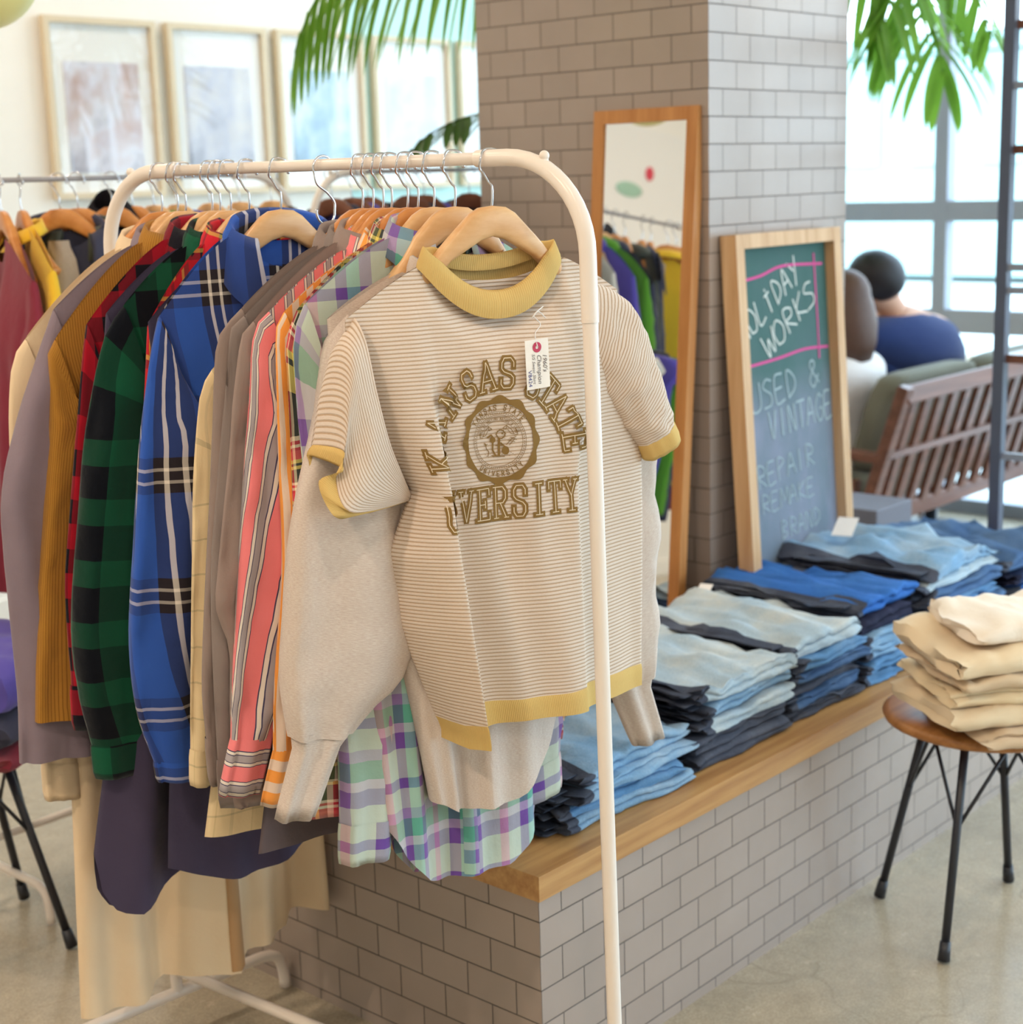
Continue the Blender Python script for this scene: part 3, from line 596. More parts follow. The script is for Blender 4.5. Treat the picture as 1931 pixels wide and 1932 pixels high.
# ---- the foreground rack, from the far end to the near end
def sz0(fr, x, y): s, z = fr.T(x, y); return (abs(s), z)
def G(key, hookx, deg, mat, shp, outpx, name, label, cat, tone=0, hl=None, dz=0., **kw):
    p = rail_at(hookx); fr = Fr(p, deg); out = px(fr, outpx) if outpx else None
    sh = sz0(fr, *shp) if isinstance(shp, tuple) and shp[0] > 5 else shp
    if out: sh = (abs(out[0][0]), out[0][1])
    r = garment(name, label, cat, p, deg, mat, sh, outL=out, **kw)
    hanger(fr, hl, tone, dz, tip=(sh[0]-.04, sh[1]-.012)); return r
_p = rail_at(300); _f = Fr(_p, 8)
garment('long_coat', 'long cream canvas coat at the far end of the front rack, hem near the floor', 'coat', _p, 8, Fb['cream'], None or sz0(_f, 47, 640), outL=px(_f, [(47, 640), (22, 692), (20, 840), (45, 1150), (80, 1445)]), zn=1.40, hem=.18, hemw=(.255, .225), hemf=lambda u: float(np.interp(u, [-1, -.62, -.5, -.42, .04, .07, .3, .62, .66, 1], [.165, .160, .166, .186, .182, .196, .197, .199, .214, .205])), T=.04, fold=.03, seed=1.3, wid=(.19, .17, .15, .13, .11, .075), cuff_len=.055, mats=dict(placket=cloth('tan_slit_shade', (178, 138, 96))))  # tan placket strip paints the shade inside the coat's slit
hanger(_f, 'amber wooden hanger at the far left of the front rack, holding the cream coat', 1, tip=(.18, 1.265))
G('dusty', 330, 8, Fb['dusty'], None, [(100, 585), (60, 700), (22, 835), (4, 944), (11, 1071), (33, 1300), (38, 1440)], 'jacket', 'dusty mauve jacket second from the far end of the front rack', 'jacket', 0, 'wooden hanger holding the dusty mauve jacket', zn=1.405, hem=.70, seed=2.2, wid=(.19, .17, .15, .13, .125, .12), cuff=None, T=.022)
G('must', 345, 8, Fb['must'], None, [(103, 641), (91, 664), (94, 763), (82, 960), (69, 1144), (66, 1300), (66, 1362)], 'jacket', 'mustard brown corduroy jacket with sleeve hanging straight', 'jacket', 0, 'wooden hanger holding the mustard corduroy jacket', zn=1.41, hem=.64, seed=3.1, wid=(.18, .16, .14, .125, .115, .11), cuff=None, T=.020)
G('redplaid', 395, 8, Fb['redplaid'], None, [(163, 612), (154, 690), (140, 870), (130, 1000), (124, 1120), (136, 1300)], 'flannel_shirt', 'dark red and black buffalo check shirt squeezed between mustard and green', 'shirt', 0, 'wooden hanger holding the red and black check shirt', zn=1.415, hem=.66, seed=4.0, T=.018, ht=(.012, .018, .018, .018, .016), wid=(.19, .165, .15, .14, .125))
_p = rail_at(410); garment('shirt_dress', 'long dark plum shirt dress showing only its rounded hem over the cream coat', 'dress', _p, 8, Fb['plum'], (.2, 1.31), zn=1.40, hem=.42, hemw=(.312, .2), hemf=lambda u: float(np.interp(u, [-1, -.95, -.88, -.78, -.6, -.4, 0, 1], [.50, .44, .405, .398, .418, .445, .462, .47])), T=.024, fold=.02, seed=5.7, col=None, ht=(.01, .012), outL=[(-.2, 1.31), (-.225, 1.15), (-.235, 1.0), (-.235, .85), (-.23, .72)], wid=(.18, .15, .13, .11, .1), cuff_len=.05)
hanger(Fr(_p, 8), 'wooden hanger of the plum shirt dress between the flannels', 0, tip=(.16, 1.29))
G('green', 430, 8, Fb['green'], None, [(232, 578), (195, 645), (163, 817), (150, 962), (136, 1180), (150, 1310), (176, 1410)], 'flannel_shirt', 'green and black buffalo check flannel shirt', 'shirt', 0, 'wooden hanger behind the green flannel collar', zn=1.405, hem=.60, seed=6.3, ht=(.016, .026, .028, .028, .026, .02), T=.024, wid=(.2, .19, .18, .165, .15, .115), collar_kw=dict(leaf=.075, hs=.032), cuff_len=.05)
G('red2', 465, 8, Fb['red2'], None, [(279, 614), (275, 690), (268, 830), (262, 1000), (262, 1150)], 'flannel_shirt', 'bright red tartan shirt peeking out beside the blue plaid shirt', 'shirt', 0, 'wooden hanger holding the red tartan shirt', zn=1.41, hem=.70, seed=7.1, T=.018, ht=(.01, .016, .016, .016), wid=(.18, .16, .14, .12))
_p = rail_at(490); garment('tunic', 'long ink navy tunic showing only its hem below the flannels', 'tunic', _p, 8, Fb['navy'], (.2, 1.30), zn=1.39, hem=.455, hemw=(.225, .21), hemf=lambda u: .452+.02*math.sin(5*u+1), T=.022, fold=.016, seed=8.8, col='crew', sl=False)
G('blue', 525, 8, Fb['blue'], None, [(300, 597), (285, 672), (266, 836), (254, 1035), (246, 1216), (262, 1350), (294, 1440)], 'flannel_shirt', 'blue flannel shirt with black and white plaid stripes and open collar', 'shirt', 0, 'wide wooden hanger inside the open blue plaid collar', zn=1.418, hem=.66, seed=9.9, ht=(.016, .028, .03, .03, .028, .02), T=.026, wid=(.2, .175, .165, .15, .13, .09), collar_kw=dict(leaf=.10, hs=.03, spread=1., gap=.75, drop=.05), wn=.085, cuff_len=.03, btn=True, twist=.10)
# double steel hook with a lower hanging beige flannel
_p = rail_at(610); _f = Fr(_p, 8)
hk = thing('steel_s_hook', 'chrome S-shaped hook hanging on the rail between the blue and taupe shirts', 'hook', tuple(_f.W(0, ZR-.1)))
R = .0172; cz = .0105+.002-R; pts = [(R*math.cos(math.radians(q)), cz+R*math.sin(math.radians(q))) for q in range(-10, 215, 15)]
pts += [(-.012, cz-.022), (.004, cz-.034), (.0155, cz-.048)]+[(.0*0+.0155*math.cos(math.radians(q)), cz-.062+.0165*math.sin(math.radians(q))) for q in range(0, -200, -18)]
b = MB(); b.tube(cr([_f.W(s, ZR+z) for s, z in pts], 70), .0017, 8); b.build('hook_wire', M_chrome, hk)
b = MB(); b.tube([_f.W(.0+.011*math.cos(q), ZR+cz-.062-.0175-.008+.011*math.sin(q), .002) for q in np.linspace(0, 2*PI, 25)], .0012, 8, cap=False); b.build('ring', M_chrome, hk)
G('beige', 614, 8, Fb['beige'], None, [(400, 697), (378, 745), (367, 880), (364, 1050), (362, 1216), (361, 1330), (361, 1420)], 'flannel_shirt', 'pale beige flannel shirt hanging lower than its neighbours from the S-hook', 'shirt', 0, 'wooden hanger hung one step lower on the S-shaped hook', dz=-.093, zn=1.315, hem=.56, hemf=lambda u: .555-.014*u, hemw=(.268, .22), seed=10.4, T=.022, fold=.006, ht=(.012, .015, .015, .014), wid=(.16, .12, .1, .09, .085), cuff_len=.05)
G('t9', 680, 8, Fb['taupe'], None, [(455, 582), (410, 645), (402, 800), (397, 926), (388, 1110), (382, 1290), (390, 1400)], 'work_shirt', 'taupe twill shirt with pointed collar, first of the three grey-brown ones', 'shirt', 1, 'wooden hanger holding the first taupe shirt', zn=1.405, hem=.66, seed=11.2, T=.014, ht=(.01, .014, .014, .013), wid=(.17, .14, .12, .11, .1), fold=.006)
G('t10', 700, 8, Fb['taupe2'], None, [(460, 596), (436, 620), (424, 750), (413, 880), (399, 1071), (402, 1250), (412, 1440)], 'work_shirt', 'grey-brown twill shirt in the middle of the three taupe ones', 'shirt', 1, 'wooden hanger holding the middle taupe shirt', zn=1.405, hem=.60, seed=12.6, T=.012, ht=(.009, .012, .012, .011), wid=(.17, .14, .12, .11, .1), fold=.006)
G('t11', 719, 8, Fb['taupe3'], None, [(478, 606), (456, 634), (440, 750), (432, 860), (412, 1070), (408, 1150), (432, 1225), (434, 1350), (440, 1440)], 'work_shirt', 'mushroom brown shirt with bent sleeve, next to the pink stripes', 'shirt', 1, 'wooden hanger holding the mushroom brown shirt', zn=1.41, hem=.62, seed=13.3, T=.010, ht=(.008, .010, .010, .009), wid=(.17, .14, .12, .12, .11, .1), fold=.006)
_p = rail_at(728); garment('shirt', 'charcoal cotton shirt with its straight hem below the pink stripes', 'shirt', _p, 8, Fb['char'], (.2, 1.29), zn=1.38, hem=.575, hemw=(.275, .2), hemf=lambda u: .578+.008*math.sin(3*u), T=.012, fold=.006, seed=14.1, col=None, sl=False)
G('pink', 735, 8, Fb['pink'], None, [(507, 588), (479, 628), (470, 760), (460, 900), (450, 1080), (441, 1260), (437, 1400)], 'striped_shirt', 'pink, grey and white striped shirt with long cuffed sleeve', 'shirt', 1, 'wooden hanger holding the pink striped shirt', zn=1.40, hem=.66, seed=15.7, T=.014, ht=(.012, .016, .016, .015), wid=(.17, .15, .13, .12, .105, .058), mats=dict(cuff=Fb['pinkc']), cuff_len=.075, fold=.006, twist=-.12)
G('orange', 765, 8, Fb['orange'], None, [(536, 588), (521, 625), (523, 760), (527, 890), (533, 1071), (519, 1289), (517, 1420)], 'striped_shirt', 'orange and cream striped shirt, thin strip beside the pink one', 'shirt', 1, 'wooden hanger holding the orange striped shirt', zn=1.40, hem=.66, seed=16.4, T=.012, ht=(.01, .013, .013, .012), wid=(.16, .13, .11, .1, .09, .04), mats=dict(cuff=Fb['orangec']), cuff_len=.075, fold=.005)
G('madras', 785, 8, Fb['madras'], None, [(560, 585), (541, 645), (545, 760), (552, 900), (556, 1060), (562, 1250), (575, 1480)], 'checked_shirt', 'red, yellow and black checked shirt, thin strip behind the mint plaid', 'shirt', 1, 'wooden hanger holding the multicoloured checked shirt', zn=1.41, hem=.575, seed=17.2, T=.012, ht=(.01, .012, .012, .012), wid=(.16, .13, .11, .1, .09), cuff_len=.05, fold=.005)
G('mint', 815, 8, Fb['mint'], None, [(575, 574), (555, 643), (565, 800), (590, 1000), (618, 1200), (638, 1400), (643, 1560)], 'plaid_shirt', 'mint and purple plaid shirt whose rounded hem hangs over the bench corner', 'shirt', 0, 'wooden hanger holding the mint and purple plaid shirt', zn=1.415, hem=.50, hemw=(.13, .2), hemf=lambda u: .485+.10*max(0, abs(u)-.35)**1.6*2.2, seed=18.8, T=.022, ht=(.014, .02, .018, .016), wid=(.18, .16, .14, .12, .1, .085), cuff_len=.055, fold=.014, btn=True)
_fs = Fr(rail_at(855), 12)
hm = lambda u: .605+.13*sm((u-.15)/.85)*1.0+.02*(1-sm((u+1)/.5))
garment('sweatshirt', 'heather grey sweatshirt behind the striped tee, its puffed sleeve hanging', 'sweatshirt', _fs.p, 12, Fb['heather'], None or (.205, 1.315), outL=px(_fs, [(652, 590), (613, 650), (588, 818), (562, 944), (545, 1060), (538, 1180), (533, 1289), (548, 1392)]), zn=1.37, hem=.62, hemf=hm, hemw=(.08, .205), T=.036, fold=.012, seed=19.5, col='crew', cuff='rib', cuff_len=.115, ht=(.02, .034, .036, .04, .045, .045, .03), wid=(.17, .15, .16, .185, .20, .205, .18, .088), wn=.085,
        outR=px(_fs, [(1160, 600), (1200, 760), (1212, 900), (1216, 1050), (1214, 1180), (1206, 1260)], -.02))
hanger(_fs, 'wooden hanger second from the near end, over the grey sweatshirt', 0, tip=(.17, 1.295))
# ================================================================== the striped tee in front
m_, t_ = newmat('cream_rib_stripe_knit', .9, .12); uv = t_.uv(); sx = t_.n('ShaderNodeSeparateXYZ'); t_.l(uv, sx.inputs[0])
wob = t_.math('MULTIPLY', t_.math('SUBTRACT', t_.noise(5, uv, 2), .5), .004)
f_ = t_.math('FRACT', t_.math('DIVIDE', t_.math('ADD', sx.outputs[1], wob), .0053))
c_ = t_.ramp(f_, [(0, lin((222, 205, 190))), (.50, lin((222, 205, 190))), (.66, lin((184, 156, 128))), (.80, lin((184, 156, 128))), (.97, lin((222, 205, 190)))], False)
n_ = t_.noise(1., t_.scaled(uv, (300, 1400, 1)), 2); c_ = t_.mix(.22, c_, t_.ramp(n_, [(.3, (.3, .3, .3)), (.7, (.7, .7, .7))], False), 'OVERLAY')
t_.col(c_); t_.bump(t_.ramp(f_, [(0, (1, 1, 1)), (.5, (1, 1, 1)), (.7, (0, 0, 0)), (.9, (0, 0, 0)), (1, (1, 1, 1))], False), .5, .0012)
t_.b.inputs['Sheen Weight'].default_value = .15
M_tee = m_
m_, t_ = newmat('mustard_rib_knit', .9, .12); uv = t_.uv(); sx = t_.n('ShaderNodeSeparateXYZ'); t_.l(uv, sx.inputs[0])
f_ = t_.math('SINE', t_.math('MULTIPLY', sx.outputs[0], 2*PI/.0026)); n_ = t_.noise(12, uv, 3)
c_ = t_.mix(.3, lin((218, 184, 116)), t_.ramp(n_, [(.3, (.42, .42, .42)), (.7, (.58, .58, .58))], False), 'OVERLAY'); c_ = t_.mix(t_.math('MULTIPLY', t_.math('ADD', f_, 1), .09), c_, lin((150, 108, 50)))
t_.col(c_); t_.bump(f_, .3, .0008); M_rib = m_
M_ink = plain('faded_brown_print', (138, 108, 62), .85, .1, vary=.16, scale=60)
M_gap = plain('print_gap_cream', (228, 208, 178), .9, .1)
tf = Fr(rail_at(925), 15)
tee = thing('striped_tee', 'cream striped short-sleeved tee with mustard ribbing and brown college print, nearest garment', 't-shirt', tuple(tf.W(0, ZR-.11)))
hanger(tf, 'pale wooden hanger nearest the near end of the rack, holding the striped tee', 0, tip=(.185, 1.318))
def Tn(x, y, d): s, z = tf.T(x, y, d); return (s, d, z)
# front knots per level: (s, n) for nine knots at fixed cloth fractions
CF = [0, .09, .2, .245, .29, .52, .74, .80, 1.]
def lev(z, pts): return (z, np.array(pts, float))
def S(x, y, d): return tf.T(x, y, d)[0]
LV = [
 lev(1.36, [(-.225, -.004), (-.19, .002), (-.15, .008), (-.13, .010), (-.11, .012), (0, .016), (.10, .012), (.13, .009), (.205, -.004)]),
 lev(1.25, [(-.212, .0), (-.178, .018), (-.138, .032), (-.118, .032), (-.098, .031), (0, .044), (.10, .036), (.13, .032), (.213, .0)]),
 lev(1.17, [(-.185, .0), (-.155, .026), (-.120, .043), (-.113, .036), (-.10, .031), (0, .040), (.102, .044), (.128, .034), (.222, .0)]),
 lev(1.085, [(S(778, 938, -.006), -.006), (S(812, 945, .03), .03), (S(853, 915, .055), .055), (S(844, 915, .040), .036), (S(850, 915, .02), .018), (.01, .032), (S(1083, 915, .045), .045), (S(1098, 915, .03), .03), (S(1211, 880, -.004), -.004)]),
 lev(1.0, [(S(732, 1010, -.012), -.012), (S(790, 1030, .03), .03), (S(868, 1020, .064), .064), (S(853, 1020, .038), .040), (S(866, 1020, .012), .012), (.012, .030), (S(1088, 1020, .047), .047), (S(1102, 1020, .03), .03), (S(1213, 1000, -.006), -.006)]),
 lev(.90, [(S(752, 1150, -.02), -.02), (S(818, 1165, .03), .03), (S(889, 1140, .070), .070), (S(862, 1140, .036), .036), (S(884, 1140, .010), .010), (.015, .034), (S(1096, 1140, .052), .052), (S(1110, 1140, .03), .03), (S(1213, 1140, -.008), -.008)]),
 lev(.74, [(S(832, 1395, -.028), -.028), (S(880, 1385, .028), .028), (S(925, 1350, .074), .074), (S(900, 1345, .042), .042), (S(921, 1335, .012), .012), (.03, .036), (S(1104, 1290, .05), .05), (S(1118, 1290, .03), .03), (S(1210, 1290, -.010), -.010)]),
]
def knots(z):
    if z >= LV[0][0]: return LV[0][1]
    for (za, A), (zb, B) in zip(LV[:-1], LV[1:]):
        if z >= zb: return A+(B-A)*((za-z)/(za-zb))
    return LV[-1][1]
TW, TZN, TZS, TWN = .222, 1.378, 1.318, .112
NU, NV = 150, 90
def ztop(s, front):
    a = abs(s)
    if a < TWN: return TZN-(.070 if front else .024)*(1-(a/TWN)**2.2)
    return TZN+(TZS-TZN)*((a-TWN)/(TW-TWN))**1.2
def zhem(c):  # hem height along the cloth fraction: left panel hangs a little lower
    return float(np.interp(c, [0, .1, .2, .24, .29, .5, .8, 1], [.726, .724, .731, .737, .742, .744, .742, .738]))
def frow(z):
    K = knots(z); Q = cr(np.column_stack([K, np.array(CF)*.0]), 400)[:, :2]; 
    # reparametrise so that knot k sits at cloth fraction CF[k]
    d = np.concatenate([[0], np.cumsum(np.linalg.norm(np.diff(Q, axis=0), axis=1))]); kd = []
    j0 = 0
    L = np.linalg.norm(np.diff(K, axis=0), axis=1); cl = np.concatenate([[0], np.cumsum(L)])/L.sum()
    c = np.interp(d/d[-1], cl, CF)
    return Q, c
_rows = {}
def frontpt(c, z):
    zq = round(z, 3)
    if zq not in _rows: _rows[zq] = frow(zq)
    Q, cc = _rows[zq]; return np.interp(c, cc, Q[:, 0]), np.interp(c, cc, Q[:, 1])
cs = np.linspace(0, 1, NU+1); FG = []; 
for i in range(NV+1):
    v = i/NV; row = []
    for c in cs:
        s0 = np.interp(c, CF, LV[0][1][:, 0]); z0 = ztop(s0, True); z = z0+(zhem(c)-z0)*v
        s, n = frontpt(c, z); k = sm(v*8); s = s0+(s-s0)*k
        edge = sm(c/.04)*sm((1-c)/.04)
        n = n*sm(v*9+.12)+edge*(.003*lap(3., c*9, z*6)+.0022*math.sin(30*c+9*z)*sm((1.3-z)/.2))
        row.append(tf.W(s, z, n))
    FG.append(row)
FG = np.array(FG)
d_ = np.concatenate([np.zeros((NV+1, 1)), np.cumsum(np.linalg.norm(np.diff(FG, axis=1), axis=2), axis=1)], axis=1)
jc = int(round(.52*NU)); UG = d_-d_[:, jc:jc+1]; ZG = FG[:, :, 2]
BGd = []
for i in range(NV+1):
    v = i/NV; row = []
    for c in cs:
        s0 = np.interp(c, CF, LV[0][1][:, 0]); z0 = ztop(s0, False); z = z0+(zhem(c)-z0)*v; K = knots(z)
        sl, sr = K[0][0], K[-1][0]; s = sl+(sr-sl)*c; s = s0+(s-s0)*sm(v*8); nl, nr = K[0][1], K[-1][1]
        n = (nl+(nr-nl)*c)*sm(v*9+.12)-.05*sm((z0-z)/.2+.15)*(1-(2*c-1)**4)**.6
        row.append(tf.W(s, z, n))
    BGd.append(row)
BGd = np.array(BGd)
ih = int(NV*.948)
def uvz(G, i0, i1): return [[(float(c)*.5, float(G[i, j, 2])) for j, c in enumerate(cs)] for i in range(i0, i1+1)]
b = MB(); b.grid(FG[:ih+1], uvz(FG, 0, ih)); b.grid(BGd[:ih+1], uvz(BGd, 0, ih), flip=True); b.build('body', M_tee, tee, merge=2e-4)
b = MB()
def puff(G, sgn): 
    H = G[ih:].copy(); k = np.linspace(0, 1, len(H)); off = .0022*np.sin(np.clip(k*8, 0, PI/2)); return H+sgn*off[:, None, None]*tf.n
b.grid(puff(FG, 1), [[(float(UG[i, j]), float(ZG[i, j])) for j in range(NU+1)] for i in range(ih, NV+1)]); b.grid(puff(BGd, -1), uvz(BGd, ih, NV), flip=True); b.build('hem_rib', M_rib, tee, merge=3e-4)
def tsample(U, Z, off=0.):
    """point on the front cloth at cloth width U (from the print's centre line) and height Z"""
    i = int(np.searchsorted(-ZG[:, jc], -Z)); i = min(max(i, 1), NV); out = []
    for r in (i-1, i):
        u = UG[r]; j = min(max(int(np.searchsorted(u, U)), 1), NU); k = (U-u[j-1])/(u[j]-u[j-1]+1e-12); out.append((FG[r, j-1]+(FG[r, j]-FG[r, j-1])*k, j))
    za, zb = out[0][0][2], out[1][0][2]; k = (za-Z)/(za-zb+1e-12); P = out[0][0]+(out[1][0]-out[0][0])*k
    j = out[0][1]; tu = FG[i, j]-FG[i, j-1]; tv = FG[i-1, j]-FG[i, j]; N = np.cross(tu, tv); N /= np.linalg.norm(N)+1e-12
    return P+N*off if N@tf.n > -9 else P
# collar rib
b = MB(); rows = []; U_ = []; nc = 72
for k, (sc, up, fw_) in enumerate(((1.015, -.004, .001), (1.0, .006, .003), (.965, .018, .003), (.93, .030, -.001), (.915, .0335, -.006), (.90, .030, -.009), (.93, .012, -.006))):
    r_ = []
    for j in range(nc):
        q = 2*PI*j/nc; s = TWN*math.sin(q); fr_ = math.cos(q); a = abs(s)
        zz = ztop(s, fr_ > 0) if a < TWN*.999 else TZN; side = sm((abs(math.sin(q))-.75)/.25)
        d0 = (.020 if fr_ > 0 else .026)*fr_
        r_.append(tf.W(s*sc-.004, zz+up*(1-.25*side), d0+fw_*fr_*1.2-.0*side))
    rows.append(r_); U_.append([(j/nc*.5, up) for j in range(nc+1)])
b.grid(rows, U_, closed=True); b.build('collar_rib', M_rib, tee)
# left sleeve: polygonal rings from the armhole to the folded cuff
def ring(pts, d, n=60): return cr([tf.W(*(lambda t: (t[0], t[1], dd))(tf.T(x, y, dd))) for (x, y), dd in zip(pts, d)], n, True)
def bring(A, B, k): return A+(B-A)*k
R0 = ring([(668, 600), (690, 640), (712, 740), (738, 840), (776, 936), (745, 900), (700, 740), (668, 640)], [.0, .022, .030, .026, -.004, -.03, -.035, -.028])
R1 = ring([(627, 660), (662, 668), (690, 770), (722, 868), (776, 940), (720, 900), (660, 770), (625, 700)], [-.012, .03, .036, .034, -.006, -.03, -.04, -.034])
R2 = ring([(606, 745), (655, 755), (668, 850), (700, 925), (774, 944), (700, 930), (630, 850), (604, 780)], [-.022, .034, .030, .040, -.006, -.026, -.036, -.034])
R3 = ring([(592, 840), (650, 852), (634, 905), (664, 967), (772, 944), (690, 955), (610, 890), (590, 860)], [-.03, .034, .018, .044, -.006, -.02, -.03, -.036])
R4 = ring([(585, 858), (649, 886), (600, 908), (630, 976), (668, 970), (690, 962), (598, 900), (584, 872)], [-.03, .034, .012, .044, .03, -.01, -.03, -.036])
rows = []
for A, Bm, k0 in ((R0, R1, 6), (R1, R2, 6), (R2, R3, 6)):
    for k in range(k0): rows.append(bring(A, Bm, k/k0))
rows.append(R3); rows = np.array(rows)
for _ in range(2): rows[1:-1] = (rows[:-2]+2*rows[1:-1]+rows[2:])/4
for i in range(1, len(rows)-1):
    for j in range(60): rows[i, j] += tf.n*.0015*lap(41., i*.4, j*.25)
def ruv(rows, sc=1.): 
    v = 0; out = []
    for i in range(len(rows)):
        if i: v += np.linalg.norm(rows[i]-rows[i-1], axis=1).mean()
        out.append([(j/60*.4, 2-v) for j in range(61)])
    return out
b = MB(); b.grid(rows, ruv(rows), closed=True); sl_ = b.build('sleeve', M_tee, tee)
cen = R3.mean(0)
cu = [R3+(R3-cen)*-.01, bring(R3, R4, .1)+(R3-cen)*.025, bring(R3, R4, .5)+(R3-cen)*.03, bring(R3, R4, .95)+(R3-cen)*.02, bring(R3, R4, 1.)-(R4-R4.mean(0))*.04, bring(R3, R4, .4)-(R4-R4.mean(0))*.06]
b = MB(); b.grid(cu, ruv(cu), closed=True); b.build('cuff_rib', M_rib, sl_)
# right sleeve
oL = px(tf, [(1105, 527), (1178, 572), (1225, 690), (1255, 790)], -.01); oR = px(tf, [(1100, 690), (1150, 770), (1184, 815), (1207, 842)], .0)
so, P = sleeve(tf, tee, M_tee, oR, oL, (.022, .034, .034, .03), d=(.0, .0), seed=44, n=20, seg=36, sq=.9, rip=.0006, wr=.002)
e = np.array(P[-1]); c = e.mean(0); dr = c-np.array(P[-3]).mean(0); dr /= np.linalg.norm(dr)
b = MB(); b.grid([c+(e-c)*1.0-dr*.002, c+(e-c)*1.03+dr*.004, c+(e-c)*1.03+dr*.02, c+(e-c)*.99+dr*.026, c+(e-c)*.94+dr*.024, c+(e-c)*.92+dr*.01], [[(j/36*.34, k*.01) for j in range(37)] for k in range(6)], closed=True); b.build('cuff_rib', M_rib, so)
# ---- the print
VS = {'K': [[(.22, 0), (.22, 1)], [(.86, 1), (.22, .42)], [(.42, .60), (.88, 0)], [(.06, 0), (.38, 0)], [(.06, 1), (.38, 1)], [(.70, 1), (1., 1)], [(.72, 0), (1.02, 0)]],
 'A': [[(.12, 0), (.5, 1), (.88, 0)], [(.28, .34), (.72, .34)], [(0, 0), (.3, 0)], [(.7, 0), (1, 0)]],
 'N': [[(.2, 0), (.2, 1), (.8, 0), (.8, 1)], [(.05, 0), (.36, 0)], [(.05, 1), (.2, 1)], [(.64, 1), (.96, 1)]],
 'S': [[(.82, .70), (.82, .86), (.68, 1), (.32, 1), (.18, .86), (.18, .66), (.32, .55), (.68, .45), (.82, .34), (.82, .14), (.68, 0), (.32, 0), (.18, .14), (.18, .30)]],
 'T': [[(.5, 0), (.5, 1)], [(.08, .76), (.08, 1), (.92, 1), (.92, .76)], [(.28, 0), (.72, 0)]],
 'E': [[(.9, .78), (.9, 1), (.25, 1), (.25, 0), (.9, 0), (.9, .22)], [(.25, .5), (.62, .5)], [(.62, .38), (.62, .62)], [(.08, 0), (.25, 0)], [(.08, 1), (.25, 1)]],
 'U': [[(.2, 1), (.2, .2), (.36, 0), (.64, 0), (.8, .2), (.8, 1)], [(.04, 1), (.36, 1)], [(.64, 1), (.96, 1)]],
 'I': [[(.5, 0), (.5, 1)], [(.28, 0), (.72, 0)], [(.28, 1), (.72, 1)]],
 'V': [[(.14, 1), (.5, 0), (.86, 1)], [(0, 1), (.3, 1)], [(.7, 1), (1, 1)]],
 'R': [[(.22, 0), (.22, 1), (.66, 1), (.82, .86), (.82, .62), (.66, .48), (.22, .48)], [(.5, .48), (.84, 0)], [(.06, 0), (.4, 0)], [(.72, 0), (1., 0)], [(.06, 1), (.22, 1)]],
 'Y': [[(.14, 1), (.5, .48), (.86, 1)], [(.5, .48), (.5, 0)], [(.28, 0), (.72, 0)], [(0, 1), (.3, 1)], [(.7, 1), (1, 1)]]}
def stroke(b, pts, w, off, mp, maxseg=.006, ext=.5, mi=0):
    P = [np.array(p, float) for p in pts]
    closed = np.linalg.norm(P[0]-P[-1]) < 1e-6
    for k, (a, c) in enumerate(zip(P[:-1], P[1:])):
        d = c-a; L = np.linalg.norm(d); 
        if L < 1e-7: continue
        d /= L; n = np.array([-d[1], d[0]]); a2, c2 = a-d*w*(ext if k == 0 and not closed else min(ext, .24)), c+d*w*(ext if k == len(P)-2 and not closed else min(ext, .24))
        m = max(1, int(np.linalg.norm(c2-a2)/maxseg)+1); G = []
        for i in range(m+1):
            q = a2+(c2-a2)*i/m; G.append([mp(*(q+n*w/2), off), mp(*q, off), mp(*(q-n*w/2), off)])
        b.grid(G, mi=mi)
def letter(b, ch, place, w, h, sw, inline=True, base=.0010):
    for st in VS[ch]:
        stroke(b, [place(x*w, y*h) for x, y in st], sw, base, tsample)
    if inline:
        for st in VS[ch]: stroke(pr, [place(x*w, y*h) for x, y in st], sw*.16, base+.0006, tsample, ext=0., mi=1)
pr = MB()
UC = float(np.interp(-.014, [tf_ for tf_ in [(FG[40, j]-tf.p)@tf.a for j in range(NU+1)]][::1], UG[40])); ZC = 1.132; AR = .089
ARC = ((-.130, 1.128, 180), (-.112, 1.173, 160), (-.083, 1.203, 138), (-.050, 1.222, 117), (-.018, 1.232, 100), (.0135, 1.234, 88), 0, (.058, 1.217, 62), (.082, 1.203, 47), (.099, 1.183, 33), (.113, 1.160, 19), (.121, 1.132, 4))
for k, ch in enumerate('KANSAS STATE'):
    if ch == ' ': continue
    th = math.radians(ARC[k][2]); er, et = np.array([math.cos(th), math.sin(th)]), np.array([math.sin(th), -math.cos(th)])
    w, h = .029, .039; pc = np.array([UC+ARC[k][0], ARC[k][1]])-er*(AR+h/2)
    letter(pr, ch, lambda x, y: pc+er*(AR+y)+et*(x-w/2), w, h, .0078)
u0 = UC-.153; zb = 1.036; w, h = .0250, .043
for k, ch in enumerate('UNIVERSITY'):
    letter(pr, ch, lambda x, y: (u0+k*.0277+x, zb+y), w, h, .0078)
